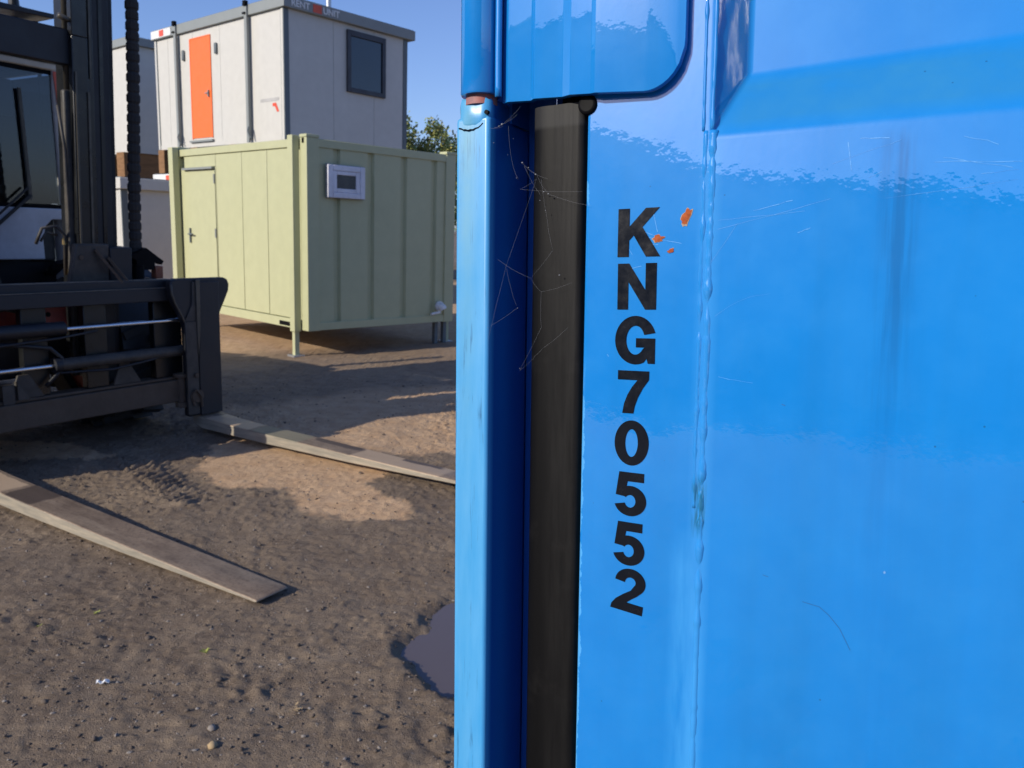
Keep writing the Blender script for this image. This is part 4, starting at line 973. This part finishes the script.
m = MB(); m.box(CX-1.27, CX-1.24, y0+.1, .58, 1.20, 1.84); m.build('rear_panel', B, fk)
m = MB(); m.box(CX-.95, CX-.45, -.38, .18, 1.50, 1.64); m.box(CX-1.05, CX-.92, -.36, .16, 1.60, 2.35); m.box(CX-1.03, CX-.94, -.22, .02, 2.36, 2.55); m.build('seat', MT['seatf'], fk, bevel=.04, seg=3)
m = MB(); n_ = 26; m.tube([(CX-.38+.05*math.sin(t), -.10+.2*math.cos(t), 1.98+.19*math.sin(t)) for t in [2*PI*i/n_ for i in range(n_+1)]], .016, 8); m.cyl((CX-.38, -.10, 1.98), (CX-.25, -.10, 1.4), .03, n=10); m.bar((CX-.38, -.3, 1.98), (CX-.38, .1, 1.98), .03, .02); m.build('steering_wheel', B, fk, smooth=True)
m = MB(); m.box(CX-.25, CX-.1, y0+.1, .2, 1.30, 1.86); m.box(CX-.7, CX-.4, .36, .50, 1.3, 1.95); m.box(CX-.20, CX-.12, .38, .58, 1.3, 1.98); m.build('console', MT['blkdust'], fk, bevel=.02)
m = MB(); m.box(CX-.14, CX-.10, .02, .05, 1.80, 2.86); m.box(CX-.3, CX-.12, -.5, -.1, 2.62, 2.74); m.box(CX-.34, CX-.30, .24, .40, 2.52, 2.82); m.box(CX-.6, CX-.58, .02, .14, 2.0, 2.75); m.build('cab_fitting', MT['signgrey'], fk, bevel=.01)
# roof guard
m = MB(); m.box(CX-1.35, CX+.02, y0-.02, .69, 2.962, 3.04); m.build('cab_roof', MT['white'], fk, bevel=.02)
m = MB(); m.prism([(y0, 3.38), (.73, 3.40), (.72, 3.36), (y0, 3.30)], CX-.65, CX-.15, 'x'); g1 = m.build('roof_guard', B, fk, bevel=.008)
for yy in (-.6, -.15, .25, .60):
    m = MB(); m.box(CX-.55, CX-.25, yy, yy+.035, 3.041, 3.33); m.build('guard_strut', B, g1)
m = MB(); m.box(CX-.6, CX-.2, y0, .50, 3.15, 3.175); m.build('light_bar', MT['white'], g1)
m = MB(); m.cyl((CX-.4, .52, 3.345), (CX-.4, .52, 3.42), .028, n=12); m.cyl((CX-.4, .52, 3.42), (CX-.4, .52, 3.445), .06, n=16); m.cyl((CX-.4, .52, 3.446), (CX-.4, .52, 3.56), .045, .035, n=16); m.build('beacon', MT['grease'], fk)
# chassis and bonnet
m = MB(); m.box(-3.5, -.62, YC-.62, YC+.62, .42, .92); m.build('chassis', B, fk, bevel=.02)
m = MB(); m.box(-4.15, CX-1.36, YC-.92, YC+.92, .55, 1.78); m.build('engine_cover', MT['white'], fk, bevel=.06, seg=3)
m = MB(); m.prism([(-4.75, .45), (-4.85, 1.2), (-4.7, 1.62), (-4.16, 1.72), (-4.16, .40)], YC-1.05, YC+1.05, 'y'); m.build('counterweight', MT['blk'], fk, bevel=.08, seg=3)
m = MB(); m.cyl((-2.9, YC+.78, 1.78), (-2.9, YC+.78, 2.75), .06, n=14); m.build('exhaust', MT['guide'], fk, smooth=True)
def wheel(x, y, r, wd):
    m = MB(); n_ = 52; P_ = [(-wd/2, r*.62), (-wd/2, r*.90), (-wd*.40, r*.97), (wd*.40, r*.97), (wd/2, r*.90), (wd/2, r*.62)]; V = []
    for i in range(n_):
        t = 2*PI*i/n_
        for a, q in P_: V.append((x+q*math.cos(t), y+a, GL0+r+q*math.sin(t)))
    k = len(P_); F = [(i*k+j, i*k+j+1, ((i+1) % n_)*k+j+1, ((i+1) % n_)*k+j) for i in range(n_) for j in range(k-1)]; m.add(V, F)
    for i in range(22):
        for s_ in (-1, 1):
            t = 2*PI*(i+(.5 if s_ > 0 else 0))/22; c_, s2 = math.cos(t), math.sin(t); t2 = t+.10; c3, s3 = math.cos(t2), math.sin(t2)
            m.bar((x+r*.985*c_, y+s_*wd*.50, GL0+r+r*.985*s2), (x+r*.985*c3, y+s_*wd*.03, GL0+r+r*.985*s3), r*.10, r*.075, (c_, 0, s2))
    tm = m.build('wheel', MT['tyre'], fk, smooth=False)
    m = MB(); m.cyl((x, y-wd*.36, GL0+r), (x, y+wd*.36, GL0+r), r*.63, n=30); m.cyl((x, y-wd*.5, GL0+r), (x, y+wd*.5, GL0+r), r*.22, n=20); m.build('rim', MT['red'], tm)
for yy in (YC+1.0, YC-1.0): wheel(-.90, yy, .66, .50)
for yy in (YC+.85, YC-.85): wheel(-3.75, yy, .50, .34)
m = MB(); 
for yy in (YC+1.0, YC-1.0):
    pr = [( -.98+.72*math.cos(t), .62+.72*math.sin(t)) for t in [PI*i/10 for i in range(11)]]; pr += [(-.98+.69*math.cos(t), .62+.69*math.sin(t)) for t in [PI*i/10 for i in range(10, -1, -1)]]
    m.prism(pr, yy-.26, yy+.26, 'y')
m.build('mudguard', B, fk)
m = MB(); m.cyl((-.98, YC-.8, .62), (-.98, YC+.8, .62), .14, n=16); m.build('axle', MT['grease'], fk)

# ------------------------------------------------------------------ small litter
def place(mb, name, mat, x, y, label, cat, rz=0, dz=0., **k):
    o = mb.build(name, mat, None, **k); o.location = (x, y, gh(x, y)+dz); o.rotation_euler.z = rz; tag(o, label, cat); return o
m = MB(); V = []
for i in range(7):
    t = i/6; V += [(-.022+.044*t, -.008+.002*math.sin(i*2), .005+.004*math.sin(i*1.9)), (-.022+.044*t, .008+.002*math.cos(i), .006+.005*math.sin(i*1.7+.6))]
m.add(V, [(2*i, 2*i+2, 2*i+3, 2*i+1) for i in range(6)]); o = place(m, 'paper_scrap', MT['paper'], -1.46, 2.68, 'small crumpled white scrap lying on the dark dirt', 'scrap', .35, .006); sm_ = o.modifiers.new('Solid', 'SOLIDIFY'); sm_.thickness = .002
for (x, y, s_, lb) in ((-1.76, 3.21, .016, 'tiny yellow green sprout upper left of the white scrap'), (-1.93, 3.09, .014, 'tiny yellow green sprout nearest the left picture edge'), (-1.18, 2.93, .022, 'spreading yellow green sprout below the tip of the left fork')):
    m = MB()
    for i in range(14):
        a = random.uniform(0, 6.28); l_ = s_*random.uniform(.5, 1.1); d = Vector((math.cos(a), math.sin(a), random.uniform(.2, .7))).normalized()*l_; q = Vector((-math.sin(a), math.cos(a), 0))*l_*.25; b0 = Vector((random.uniform(-.5, .5)*s_, random.uniform(-.5, .5)*s_, 0))
        m.add([b0, b0+d*.5+q, b0+d, b0+d*.5-q], [(0, 1, 2, 3)])
    place(m, 'weed', MT['weed'], x, y, lb, 'weed', 0, .003, fix=False)
for (x, y, r_, lb, mt_) in ((-.93, 2.34, .022, 'flat pale brown stone near the bottom edge', 'straw'), (-.97, 2.44, .018, 'flat brown stone above the pale one near the bottom edge', 'stone'), (-.10, 2.36, .02, 'rounded pale stone beside the blue post near the bottom', 'straw')):
    m = MB(); rock(m, 0, 0, 0, r_, .3); place(m, 'stone', MT[mt_], x, y, lb, 'stone', .3, .004, smooth=True)
m = MB()
for i in range(16):
    a = random.uniform(0, 6.28); l_ = .022*random.uniform(.4, 1.2); b0 = Vector((random.uniform(-.02, .02), random.uniform(-.03, .03), .004)); d = Vector((math.cos(a), math.sin(a), random.uniform(0, .5)))*l_; q = Vector((-math.sin(a), math.cos(a), 0))*l_*.22
    m.add([b0, b0+d*.5+q, b0+d, b0+d*.5-q], [(0, 1, 2, 3)])
place(m, 'dead_leaf', MT['straw'], -.72, 2.56, 'curled pale dead leaf on the mud at the bottom', 'leaf', 0, .004, fix=False)

# ------------------------------------------------------------------ unseen behind the photographer: stand-in skyline and an apron added for the paint's reflection
a = Vector((-T.x, -T.y, 0)); side = Vector((T.y, -T.x, 0))
wh = empty('skyline_building', tuple(a*45), (0, 0, math.atan2(side.y, side.x))); tag(wh, 'unseen long pale building behind the photographer, stand-in for the skyline reflected in the door', 'building')
m = MB(); m.box(-60, 60, -14, 0, -.2, 13.0); m.build('wall', MT['clad'], wh)
m = MB(); m.prism([(-14.3, 13.0), (.3, 13.0), (.3, 13.5), (-7, 15.6), (-14.3, 13.5)], -60.3, 60.3, 'x'); m.build('roof', simple('dull roof sheet', (.10, .11, .11), .95, spec=.05), wh)
ap = MB(); ap.box(-62, 62, .0, 27, -.05, .055); apo = ap.build('added_apron', MT['conc'], None); apo.matrix_world = Matrix.Translation(a*45) @ Matrix.Rotation(math.atan2(side.y, side.x), 4, 'Z')  # added, unseen: lightens the shaded ground band in the door's reflection
if (apo.matrix_world @ Vector((0, 13, 0))).length > 45: apo.matrix_world = Matrix.Translation(a*45) @ Matrix.Rotation(math.atan2(side.y, side.x)+PI, 4, 'Z')
tag(apo, kind='structure')
for xx in (-18, -4, 10):
    m = MB(); m.box(xx, xx+4, .001, .06, 0, 4.6); m.build('roller_door', MT['cgrey'], wh)
bpy.context.view_layer.update()
